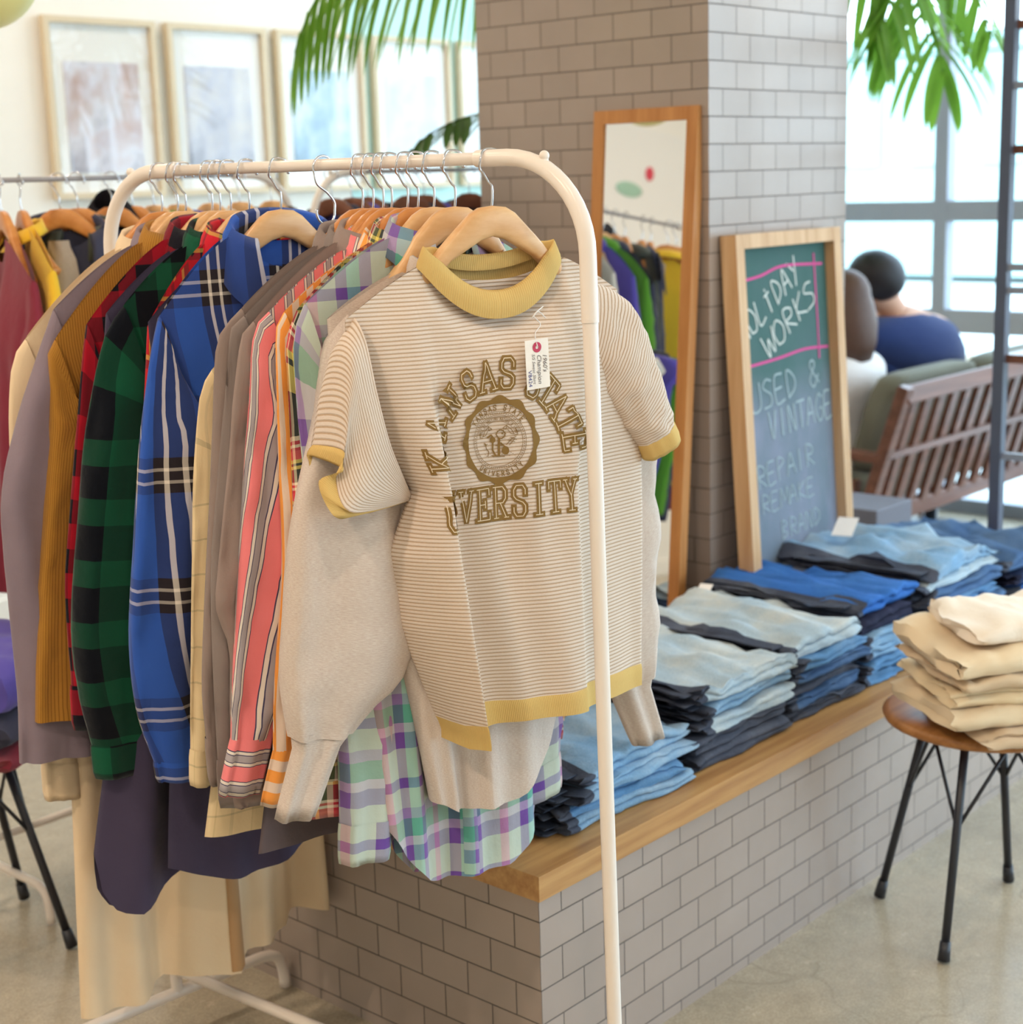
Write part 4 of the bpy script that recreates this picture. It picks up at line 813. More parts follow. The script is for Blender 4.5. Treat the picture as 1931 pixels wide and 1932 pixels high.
# seal: scalloped ring, lettered ring, dotted ring, ribbon, small scene
SC = np.array([UC, 1.1435]); NS = 144
def scal(th): return .0600+.0024*math.cos(12*th+.6)
G = []
for i in range(NS+1):
    th = 2*PI*i/NS; e = np.array([math.cos(th), math.sin(th)]); G.append([tsample(*(SC+e*r), .001) for r in (.0512-.0004*math.cos(12*th), .0545, .0575, scal(th))])
pr.grid(G)
def circ(r, w, a0=0, a1=360, n=90, c=SC): stroke(pr, [c+r*np.array([math.cos(math.radians(t)), math.sin(math.radians(t))]) for t in np.linspace(a0, a1, n)], w, .0011, tsample, ext=.1)
circ(.0405, .0007); circ(.0355, .0007)
for i in range(72): th = 2*PI*i/72; e = np.array([math.cos(th), math.sin(th)]); stroke(pr, [SC+e*.0373, SC+e*.0388], .0011, .0011, tsample, ext=0)
circ(.0335, .0005, 18, 162, 50); circ(.0275, .0005, 18, 162, 50)
SIM = {'B': [[(.2, 0), (.2, 1), (.7, 1), (.8, .75), (.7, .52), (.2, .52)], [(.7, .52), (.85, .25), (.7, 0), (.2, 0)]], 'O': [[(.5, 1), (.15, .7), (.15, .3), (.5, 0), (.85, .3), (.85, .7), (.5, 1)]], 'L': [[(.2, 1), (.2, 0), (.8, 0)]], 'W': [[(0, 1), (.25, 0), (.5, .7), (.75, 0), (1, 1)]], 'G': [[(.85, .8), (.5, 1), (.15, .6), (.2, .2), (.5, 0), (.85, .2), (.85, .45), (.55, .45)]], "'": [[(.5, 1), (.45, .75)]]}
def simple(ch): 
    if ch in SIM: return SIM[ch]
    full = VS[ch]; k = {'K': 3, 'A': 2, 'N': 1, 'S': 1, 'T': 1, 'E': 2, 'U': 1, 'I': 1, 'V': 1, 'R': 2, 'Y': 2}[ch]
    if ch == 'T': return [[(.5, 0), (.5, 1)], [(.05, 1), (.95, 1)]]
    if ch == 'E': return [[(.85, 1), (.2, 1), (.2, 0), (.85, 0)], [(.2, .5), (.7, .5)]]
    return full[:k]
def arctext(txt, r, a0, step, w, h, sw, up=True):
    for k, ch in enumerate(txt):
        if ch == ' ': continue
        th = math.radians(a0+step*k); er = np.array([math.cos(th), math.sin(th)]); et = np.array([math.sin(th), -math.cos(th)])*(1 if up else -1); yy = er*(1 if up else -1)
        for st in simple(ch): stroke(pr, [SC+er*r+yy*(y*h-h/2)+et*(x*w-w/2) for x, y in st], sw, .0011, tsample, ext=.3)
arctext('KANSAS STATE', .0459, 143, -9.6, .0056, .0072, .0012); arctext('UNIVERSITY', .0459, 230, 9.0, .0052, .0070, .0012, False)
arctext("RULE BY OBEYING NATURE'S LAWS", .0305, 160, -5., .0022, .0034, .00055)
def lp(pts, w=.0009): stroke(pr, [SC+np.array(p)*.001 for p in pts], w, .0011, tsample, ext=.3)
def blob(cx, cy, rx, ry, n=22, wob=0.): 
    c = SC+np.array([cx, cy])*.001; pts = [tsample(*(c+np.array([rx*math.cos(t), ry*math.sin(t)])*.001*(1+wob*math.sin(9*t))), .0011) for t in np.linspace(0, 2*PI, n, endpoint=False)]; pr.poly(pts)
for sx_ in (-1, 1):   # ribbon tails
    lp([(sx_*8, 17), (sx_*14, 21), (sx_*13, 15), (sx_*8, 17)]); lp([(sx_*14, 20), (sx_*20, 15), (sx_*24, 8), (sx_*19, 9), (sx_*15, 15)]); lp([(sx_*27, 14), (sx_*29, 7), (sx_*24, 6)])
lp([(-2, 9), (0, 13), (4, 15), (8, 14), (11, 10), (10, 6), (6, 3), (1, 4), (-2, 9)], .0014); blob(7, 10, 1.6, 1.2)
for k in range(14):
    t = 2*PI*k/14; lp([(4.5+6.5*math.cos(t), 9+5.5*math.sin(t)), (4.5+8*math.cos(t), 9+7*math.sin(t))], .0007)
lp([(2, 3), (1, -6), (0, -20)], .0036); blob(-8, 2, 4.5, 4.2, 18, .06); lp([(-16, 6), (-10, 9), (-7, 5)], .0022); lp([(-8, -2), (-9, -12), (-5, -20)], .0026); lp([(-20, -2), (-19, -9), (-15, -14), (-17, -20)], .0012); lp([(-22, -1), (-20, -5), (-17, -3)], .001)
blob(10, -14, 5.2, 6.0, 20, .03); lp([(4, -3), (9, -8)], .002); lp([(12, -6), (20, 2), (26, 4)]); lp([(16, -7), (24, 1)], .0008); lp([(14, 0), (24, -3)], .0008); lp([(18, 4), (27, 0)], .0008); lp([(-4, -6), (6, -7)], .0012); lp([(-10, -20), (8, -22)], .0014)
for k in range(18): x = -22+2.6*k; lp([(x, -17-2.2*((k*7) % 3)), (x+1.2, -17.4-2.2*((k*7) % 3))], .0006)
ink = pr.build('college_print', (M_ink, M_gap), tee, merge=0)
# ---- swing tag on a plastic fastener
tg = thing('price_tag', 'white paper price tag with red ring and handwriting pinned on the striped tee', 'tag', tuple(tf.W(.047, 1.20, .06)))
tA = np.array(tf.W(*tf.T(1013, 655, .054), .054)); tB = np.array(tf.W(*tf.T(1017, 733, .052), .052)); Y = tB-tA; Y[2] = -abs(Y[2]); Y /= np.linalg.norm(Y); X = tf.a-Y*(tf.a@Y); X /= np.linalg.norm(X); Nn = np.cross(Y, X); Nn *= np.sign(Nn@tf.n)
tl_ = .066; tw_ = .0372; org = tA-Y*.0105
tp = lambda u, v, o=0.: org+X*u+Y*v+Nn*o
b = MB(); b.box(tp(0, tl_/2), (tw_, tl_, .0007), (X, Y, Nn)); b.build('paper', plain('tag_paper', (248, 240, 230), .8, .1, vary=.01), tg, smooth=False, merge=0)
b = MB(); b.grid([[tp(r*math.cos(t), .0105+r*math.sin(t), .0008) for t in np.linspace(0, 2*PI, 30, endpoint=False)] for r in (.0024, .0070)], closed=True); b.build('reinforcement_ring', plain('red_ring', (196, 62, 92), .6), tg)
M_pen = plain('pencil_grey', (120, 110, 108), .8); M_stamp = plain('blue_stamp', (84, 84, 140), .8)
def text(body_, size, o, ux, uy, mat, name, parent, shear=0.):
    cu = bpy.data.curves.new(name, 'FONT'); cu.body = body_; cu.size = size; cu.shear = shear; cu.resolution_u = 3
    ob = bpy.data.objects.new(name, cu); C.objects.link(ob); dg = bpy.context.evaluated_depsgraph_get(); me = bpy.data.meshes.new_from_object(ob.evaluated_get(dg)); bpy.data.objects.remove(ob)
    L = parent_loc(parent)
    for v in me.vertices: v.co = Vector((o+ux*v.co.x+uy*v.co.y-L).tolist())
    me.materials.clear(); me.materials.append(mat); me.name = name; ob = bpy.data.objects.new(name, me); C.objects.link(ob); ob.parent = parent; return ob
text("1960's", .0095, tp(.0085, .020, .0009), Y, X, M_pen, 'handwriting', tg, .3)
text('Champion', .0095, tp(-.0005, .020, .0009), Y, X, M_pen, 'handwriting', tg, .3)
text('S/S Sweat Shirt', .0066, tp(-.0085, .0185, .0009), Y, X, M_pen, 'handwriting', tg, .3)
text('V8424', .0085, tp(-.0160, .040, .0009), Y, X, M_stamp, 'stock_number', tg, 0)
b = MB(); b.tube(cr([tf.W(*tf.T(1025, 578, .035), .035), tf.W(*tf.T(1008, 595, .05), .05), tf.W(*tf.T(1020, 612, .05), .05), tf.W(*tf.T(1010, 630, .052), .052), tp(0, .0105, .002)], 30), .0007, 6)
b.tube(cr([tf.W(*tf.T(1004, 600, .05), .05), tf.W(*tf.T(1016, 588, .05), .05), tf.W(*tf.T(1030, 600, .05), .05)], 12), .0008, 6); b.build('plastic_fastener', plain('clear_plastic', (235, 230, 226), .3, .5), tg)
# ================================================================== folded stacks
def folded(name, label, cat, cx, cy, z0, wx, wy, h, layers, mat, rot=0., seed=0., group=None, inner=None, band=True, sag=.0, crumple=.008, tilt=0., amp=1.):
    """a folded garment: one strip laid back and forth, its fold rounds at -y, open ends at the -x side"""
    t = thing(name, label, cat, (cx, cy, z0), group); th = h/layers; r = th*.5
    path = []; y0, y1 = -wy/2+r, wy/2-r; tag_ = []
    for k in range(layers):
        zc = th*(k+.5); dirn = -1 if k % 2 == 0 else 1
        ys = np.linspace(y1, y0, 12) if dirn < 0 else np.linspace(y0, y1, 12); ins = .012*lap(seed, k*2.3, 1)
        path += [(y+(ins if abs(y-y0) < .02 else 0), zc) for y in ys]
        if k < layers-1:
            e = (y0 if dirn < 0 else y1); sg = -1 if dirn < 0 else 1
            for q in (-60, -30, 0, 30, 60): path.append((e+sg*r*.92*math.cos(math.radians(q)), zc+th*.5+th*.5*math.sin(math.radians(q))))
    P = np.array(path); T = np.gradient(P, axis=0); T /= np.linalg.norm(T, axis=1)[:, None]+1e-9; N = np.column_stack([-T[:, 1], T[:, 0]])
    w = r*.94; A = P+N*w; B = P-N*w; prof = np.vstack([A, [P[-1]+T[-1]*w*.8], B[::-1], [P[0]-T[0]*w*.8]]); m = len(prof); nx = 26
    ca, sa = math.cos(rot), math.sin(rot); G = []
    for i in range(nx+1):
        u = i/nx; x = (-.5+u)*wx; row = []; endk = 1-sm(min(u, 1-u)/.07)
        for j, (y, z) in enumerate(prof):
            k = z/h
            xx = x+(crumple*2.2*lap(seed+2, z*60, y*9)+.004*lap(seed, z*150, y*25))*(1 if u in (0., 1.) else sm(1-min(u, 1-u)/.25))
            zz = z+amp*(.010*lap(seed+1, u*3.2, y*9+3)+.007*lap(seed+4, u*7, y*15)+.0035*lap(seed+6, u*16, y*34)+endk*.010*lap(seed+7, y*22, z*40))*min(1, .25+z/h)-sag*(2*u-1)**2*k-endk*(z-h/2)*.12-.006*k*sm((abs(2*u-1)-.6)/.4)+tilt*(u-.5)*k*wx
            yy = y+.010*lap(seed+3, u*4, z*40)*(1 if y < 0 else .4)+.003*lap(seed+8, u*14, z*80)
            zz = max(zz, .0008)
            row.append((cx+xx*ca-yy*sa, cy+xx*sa+yy*ca, z0+zz))
        G.append(row)
    b = MB(); b.grid(G, [[(j*.01, i/nx*wx) for j in range(m+1)] for i in range(nx+1)], closed=True)
    n = len(A)
    for e, rev in ((0, False), (nx, True)):
        ring = G[e]
        for j in range(n-1):
            q = [ring[j], ring[j+1], ring[m-2-(j+1)+0], ring[m-2-j]]; b.poly(q[::-1] if rev else q, 0, [(0, 0), (.01, 0), (.01, .02), (0, .02)])
    if inner is not None:  # open ends coloured darker: inside fabric plus the shade between layers
        nq = nx*m
        for i in range(2):
            for j in range(m): b.mi[i*m+j] = 1
        for i in range(nq, nq+n-1): b.mi[i] = 1
    b.build('folded_body', mat if inner is None else (mat, inner), t, merge=2e-4, angle=1.2)
    if band and layers > 1:   # the rolled waist and hem ends that show at the open side
        for k in range(0, layers, max(1, layers//2)):
            bb = MB(); zc = h*(k+.5)/layers; hw = wy*(.36 if k % 2 else .40); cyy = -wy*.05+.03*lap(seed, k*1.7, 2)
            ring = [];
            for q in np.linspace(0, 2*PI, 30, endpoint=False):
                yy = cyy+hw*cw(math.cos(q), .8)+.006*lap(seed, 3*math.cos(q), k); zz = zc+th*.36*cw(math.sin(q), .8)+.006*lap(seed+k, 4*math.cos(q), 1+math.sin(q)*.4)
                ring.append((yy, zz))
            rows = []
            for kx, sc in ((.03, .95), (-.006, 1.0), (-.012-.008*rng.random(), .96), (-.008, .75), (.012, .55)):
                r_ = []
                for i, (yy, zz) in enumerate(ring):
                    x = -wx/2+kx-.010+.016*lap(seed+3+k, 1.6*math.cos(2*PI*i/30), 1.6*math.sin(2*PI*i/30)); y2 = cyy+(yy-cyy)*(.97+.03*sc); z2 = max(.002, zc+(zz-zc)*sc); r_.append((cx+x*ca-y2*sa, cy+x*sa+y2*ca, z0+z2))
                rows.append(r_)
            bb.grid(rows, closed=True); bb.build('waistband' if k % 2 else 'trouser_hem', inner or mat, t)
    return t
DN = {k: denim('denim_'+k, c, f, a) for k, c, f, a in (('ice', (172, 192, 206), (222, 222, 214), .85), ('light', (128, 164, 196), (196, 208, 214), .65), ('sky', (92, 136, 180), (160, 186, 208), .5), ('mid', (70, 100, 142), (130, 156, 182), .45),
  ('grey', (78, 84, 100), (130, 134, 146), .5), ('dark', (36, 38, 60), (60, 60, 84), .4), ('royal', (52, 104, 178), (78, 130, 196), .5), ('inner', (66, 72, 88), (120, 126, 140), .6), ('deep', (46, 60, 96), (84, 104, 146), .4))}
M_patch = plain('tan_leather_patch', (170, 120, 70), .6)
IN_SHADE = DN['inner']
def pile(nm, where, cx, cy, wx, wy, specs, grp, rot=0.):
    z = BT+.001
    for k, (c, h, ly, lab, dx, dy) in enumerate(specs):
        top = k == len(specs)-1
        folded(nm, lab, 'jeans', cx+dx+.012*lap(cx*5, k*2.1, 1), cy+dy+.02*lap(cx*9, k*1.7, 2), z, wx*(.95+.1*rng.random()), wy, h, 4 if h > .026 else 3, DN[c], rot+.12*lap(cx*7, k, 3), seed=cx*11+k*3.3, group=grp, inner=IN_SHADE if c not in ('dark', 'deep') else DN['dark'], crumple=.014, amp=(1.9 if top else .9)*(1.6 if cx > 3.2 else 1.)); z += h+.0005
pile('folded_jeans', '', 2.085, 1.80, .33, .40, [('light', 0.027, 2, 'light blue folded jeans at the bottom of the pile nearest the bench corner', 0, 0), ('sky', 0.023, 2, 'sky blue folded jeans second from the bottom in the pile by the bench corner', -.01, .005), ('light', 0.022, 2, 'light blue folded jeans second from the top in the pile by the bench corner', .0, .0), ('light', 0.034, 2, 'pale blue puffy folded jeans topmost on the pile by the bench corner', .015, .012)], 'jeans pile by the bench corner')
pile('folded_jeans', '', 2.425, 1.80, .30, .40, [('grey', 0.031, 2, 'dark grey-blue folded jeans at the bottom of the second pile', 0, 0), ('grey', 0.033, 2, 'greyish folded jeans second from the bottom of the second pile', -.01, .0), ('ice', 0.028, 2, 'ice blue folded jeans second from the top of the second pile', .02, .0), ('light', 0.029, 2, 'light blue folded jeans under the pale top pair of the second pile', .015, .01), ('ice', 0.033, 2, 'very pale ice blue jeans topmost on the second pile', .015, .008)], 'second jeans pile')
pile('folded_jeans', '', 2.735, 1.80, .27, .40, [('grey', 0.025, 2, 'dark folded jeans at the bottom of the third pile', 0, 0), ('mid', 0.025, 2, 'mid blue folded jeans second from the bottom of the third pile', 0, 0), ('grey', 0.025, 2, 'smoky blue folded jeans in the middle of the third pile', 0, .01), ('mid', 0.025, 2, 'mid blue folded jeans third from the top of the third pile', .01, 0), ('sky', 0.027, 2, 'blue folded jeans under the pale top of the third pile', .01, .01), ('ice', 0.032, 2, 'pale grey-blue jeans with worn fade topmost on the third pile', .01, .01)], 'third jeans pile')
pile('folded_jeans', '', 3.015, 1.80, .25, .40, [('sky', 0.027, 2, 'light blue folded jeans at the bottom of the fourth pile', 0, 0), ('sky', 0.027, 2, 'blue folded jeans second from the bottom of the fourth pile', 0, 0), ('light', 0.027, 2, 'light blue folded jeans third from the bottom of the fourth pile', 0, 0), ('light', 0.027, 2, 'pale blue folded jeans below the dark pair on the fourth pile', .01, 0), ('dark', 0.033, 2, 'dark indigo folded jeans under the royal blue pair', -.025, .02), ('royal', 0.035, 2, 'royal blue folded jeans topmost on the fourth pile, under the chalkboard', .02, .03)], 'fourth jeans pile')
pile('folded_jeans', '', 3.36, 1.82, .36, .42, [('deep', 0.037, 2, 'deep blue folded jeans at the bottom of the fifth pile', 0, 0), ('mid', 0.037, 2, 'mid blue folded jeans second from the bottom of the fifth pile', 0, 0), ('sky', 0.033, 2, 'blue folded jeans in the middle of the fifth pile', 0, 0), ('mid', 0.033, 2, 'mid blue folded jeans third from the top of the fifth pile', 0, 0), ('ice', 0.020, 2, 'pale folded jeans second from the top of the fifth pile', -.01, .01), ('light', 0.031, 2, 'light blue crumpled jeans topmost on the fifth pile', .02, .02)], 'fifth jeans pile')
pile('folded_jeans', '', 3.76, 1.82, .34, .42, [('deep', 0.038, 2, 'deep blue folded jeans at the bottom of the farthest pile', 0, 0), ('royal', 0.034, 2, 'bright blue folded jeans second from the bottom of the farthest pile', 0, 0), ('deep', 0.034, 2, 'dark blue folded jeans third from the bottom of the farthest pile', 0, 0), ('mid', 0.034, 2, 'mid blue folded jeans topmost on the farthest pile at the right edge', 0, 0)], 'farthest jeans pile')
pile('folded_jeans', '', 2.46, 2.22, .36, .34, [('grey', 0.036, 2, 'grey jeans at the bottom of the back row by the mirror', 0, 0), ('mid', 0.030, 2, 'slate blue jeans in the back row by the mirror', .0, 0), ('ice', 0.030, 2, 'pale grey jeans topmost in the back row by the mirror', .0, 0)], 'back row by the mirror')
# white paper tags lying on top of the far jeans
for k, (x, y, lab) in enumerate(((3.36, 1.93, 'white paper price tag lying on the fifth jeans pile'), (2.84, 1.985, 'small white price tag sticking out of the third jeans pile'))):
    b = MB(); z = BT+(.226 if k == 0 else .170); ax = (np.array([.9, .3, .3]), np.array([-.3, .95, 0.]), np.array([-.3, -.1, .94])); ax = [v/np.linalg.norm(v) for v in ax]
    b.box((x, y, z), (.09, .05, .0012) if k == 0 else (.05, .03, .0012), ax); tag(b.build('paper_tag', plain('tag_paper_white', (246, 240, 236), .8), None, smooth=False), lab, 'tag')
# beige stack on the stool
BG = [cloth('ecru_fleece_%d' % k, c) for k, c in enumerate(((214, 190, 160), (226, 204, 170), (232, 212, 176), (222, 198, 166), (236, 214, 180), (246, 232, 214)))]
z = .446
bl = ['beige folded trousers at the bottom of the stack on the stool', 'cream folded sweatpants second from the bottom on the stool', 'ecru folded sweatpants third from the bottom on the stool', 'beige folded trousers third from the top on the stool', 'cream folded sweatshirt with a loose corner, second from the top on the stool', 'off-white folded sweatshirt topmost on the stool']
for k, (h, wx, wy, dx, dy, ro) in enumerate(((.034, .30, .26, .02, -.05, .0), (.036, .33, .26, .0, -.0, .06), (.032, .31, .25, .01, -.0, -.04), (.028, .29, .25, .0, .0, .03), (.05, .31, .26, .0, .0, .05), (.036, .27, .23, .03, -.02, .0))):
    folded('folded_sweatpants' if k < 4 else 'folded_sweatshirt', bl[k], 'folded clothes', 2.765+dx, 1.25+dy, z, wx, wy, h, 3 if k in (0, 2) else 2, BG[k], math.radians(-38)+ro, seed=60+k*4.1, group='beige stack on the stool', band=False, crumple=.012); z += h+.001
# pile on the left stool
z = .432
for k, (m, h, lab) in enumerate((('maroon', .045, 'maroon folded sweater at the bottom of the pile on the left stool'), ('slate', .06, 'dark navy folded sweater in the pile on the left stool'), ('violet', .10, 'violet blue folded sweatshirt on top of the left stool'))):
    folded('folded_sweater', lab, 'folded clothes', 1.505, 2.80, z, .34, .34, h, 2, Fb[m], .5, seed=80+k, group='pile on the left stool', band=False); z += h+.002
# ================================================================== clothes on the rear racks
def B(px_, deg, matk, name, label, cat, hl, tone=1, sh=(.215, 1.315), **kw):
    p = rail_b(px_); garment(name, label, cat, p, deg, Fb[matk], sh, group='clothes on the rear racks', **kw)
    hanger(Fr(p, deg), hl, tone, tip=(sh[0]-.075, sh[1]-.0), group='wooden hangers on the rear racks')
B(2, 108, 'maroon', 'coat', 'dark red wool coat at the left edge on the rear rack', 'coat', 'wooden hanger of the dark red coat at the left edge', hem=.62, seed=31, zn=1.395, T=.05, fold=.02, col=None, wn=.05)
B(40, 110, 'yellow', 'jacket', 'yellow jacket right behind the dark red coat', 'jacket', 'wooden hanger of the yellow jacket', hem=.70, seed=32, sh=(.24, 1.335), zn=1.415, collar_kw=dict(leaf=.03, hs=.012))
_p = rail_b(112); garment('coat', 'slate navy coat with open lapels and pale lining on the rear rack', 'coat', _p, 48, Fb['slate'], (.22, 1.315), group='clothes on the rear racks', hem=.66, seed=33, zn=1.415, T=.045, wn=.09, collar_kw=dict(leaf=.10, spread=1., gap=.85, drop=.06))
_f = Fr(_p, 48); b = MB(); b.grid([[_f.W(s*w, z, d) for s, d in ((-1, .034), (-.5, .05), (0, .055), (.5, .05), (1, .034))] for z, w in ((1.385, .022), (1.37, .024), (1.345, .034), (1.31, .038), (1.27, .030), (1.23, .008))]); o_ = b.build('lining', cloth('pale_lining', (176, 156, 136)), [o for o in C.objects if o.get('label', '').startswith('slate navy coat')][0])
hanger(_f, 'wooden hanger in front of the slate coat lapels', 1, group='wooden hangers on the rear racks')
B(146, 52, 'olive', 'jacket', 'dark olive jacket behind the slate coat', 'jacket', 'wooden hanger peeping up behind the slate coat', hem=.66, seed=34)
B(212, 58, 'black', 'hooded_sweatshirt', 'black hooded sweatshirt behind the left upright of the front rack', 'sweatshirt', 'wooden hanger inside the black hood', hem=.64, seed=35, col='hood', zn=1.40, sh=(.215, 1.33))
B(250, 74, 'slate', 'jacket', 'navy jacket beside the black hood on the rear rack', 'jacket', 'hanger of the navy jacket on the rear rack', hem=.6, seed=36, sh=(.22, 1.30))
for k, (pxx, mk, lab) in enumerate(((290, 'lawn', 'bright green jacket on the rear rack, seen best in the mirror'), (334, 'violet', 'violet jacket on the rear rack next to the green one'), (396, 'white', 'off-white shirt on the rear rack behind the front hangers'), (452, 'olive', 'dark green shirt on the rear rack near its right end'), (512, 'char', 'charcoal shirt last at the right end of the rear rack'))):
    B(pxx, 80, mk, 'jacket' if k < 2 else 'shirt', lab, 'jacket' if k < 2 else 'shirt', 'wooden hanger of the '+lab.split(',')[0].split(' on the')[0].split(' last')[0]+', above the front row', hem=.66, seed=37+k, tone=0, T=.03)
for k, (pxx, mk, lab) in enumerate(((626, 'slate', 'ink blue jacket at the left end of the far rack'), (664, 'violet', 'violet sweatshirt on the far rack behind the S-hook'), (694, 'black', 'black shirt on the far rack beside the violet one'), (772, 'slate', 'navy shirt on the far rack behind the hanger hooks'), (800, 'violet', 'purple shirt on the far rack behind the hanger hooks'), (885, 'char', 'grey jacket on the far rack right beside the pillar'))):
    B(pxx, 66 if pxx < 700 else 30, mk, 'jacket' if k in (0, 5) else 'shirt', lab, 'jacket' if k in (0, 5) else 'shirt', 'dark brown hanger of the '+lab.split(' on the')[0].split(' at the')[0]+' on the far rack', hem=.66, seed=50+k, tone=2, T=.035)
# ================================================================== sofa, people, shelf, tables
M_teak = wood('sofa_teak', (98, 60, 46), (132, 86, 68), .28, 0); M_cush = cloth('grey_green_cushion', (120, 118, 104))
SO = np.array([4.66, 2.47, 0.]); SLn = 1.55
so = thing('wooden_sofa', 'slatted teak sofa with grey-green cushions seen from behind', 'sofa', (SO[0]+SLn/2, SO[1]+.35, 0))
sp = lambda x, y, z: SO+np.array([x, y, z])
bt_, bb2 = (.0, .77), (.10, .30)  # back leans: top (y,z), bottom
b = MB(); b.bar(sp(0, .0, .76), sp(SLn, .0, .76), .035, .06, up=(0, .2, 1)); b.build('back_rail', M_teak, so, smooth=False, bevel=.006)
b = MB(); b.bar(sp(0, .135, .32), sp(SLn, .135, .32), .035, .06); b.build('seat_rail', M_teak, so, smooth=False, bevel=.006)
b = MB(); b.bar(sp(0, .055, .555), sp(SLn, .055, .555), .022, .022); b.build('middle_rail', M_teak, so, smooth=False)
for k in range(15):
    x = .09+k*(SLn-.18)/14; b = MB(); b.bar(sp(x, .008, .745), sp(x, .128, .33), .018, .042, up=(1, 0, 0)); b.build('back_slat', M_teak, so, smooth=False)
for x in (.0, SLn):
    b = MB(); b.bar(sp(x, -.01, .79), sp(x, .15, .29), .04, .055, up=(1, 0, 0)); b.build('back_post', M_teak, so, smooth=False, bevel=.006)
    b = MB(); b.bar(sp(x, .06, .545), sp(x, .72, .575), .065, .03); b.build('armrest', M_teak, so, smooth=False, bevel=.006)
    b = MB(); b.bar(sp(x, .16, .44), sp(x, .66, .46), .035, .05); b.build('arm_stretcher', M_teak, so, smooth=False)
    b = MB(); b.bar(sp(x, .60, .56), sp(x, .70, 0), .04, .07); b.build('leg', M_teak, so, smooth=False)
    b = MB(); b.bar(sp(x, .40, .47), sp(x, -.06, 0), .04, .10, up=(1, 0, 0)); b.build('leg', M_teak, so, smooth=False)
def cushion(name, x0, x1, y0, y1, z0, z1, lean=0.):
    b = MB(); rows = []
    for i in range(17):
        v = i/16*2-1; row = []
        for j in range(32):
            q = 2*PI*j/32; cx_, cz_ = cw(math.cos(q), .35), cw(math.sin(q), .35); k = max(.0, 1-abs(v)**6)**.35
            z = (z0+z1)/2+(z1-z0)/2*cz_*(.75+.25*k); y = (y0+y1)/2+(y1-y0)/2*cx_*(.8+.2*k)-lean*(z-z0)
            row.append(sp((x0+x1)/2+(x1-x0)/2*v, y, z))
        rows.append(row)
    b.grid(rows, closed=True); b.poly(rows[0][::-1]); b.poly(rows[-1]); return b.build(name, M_cush, so)
for k in range(2):
    cushion('seat_cushion', .10+k*(SLn/2-.06), SLn/2-.01+k*(SLn/2-.01), .17, .72, .34, .46); cushion('back_cushion', .16+k*(SLn/2-.10), SLn/2-.01+k*(SLn/2-.01), .19, .31, .44, .80, .29)
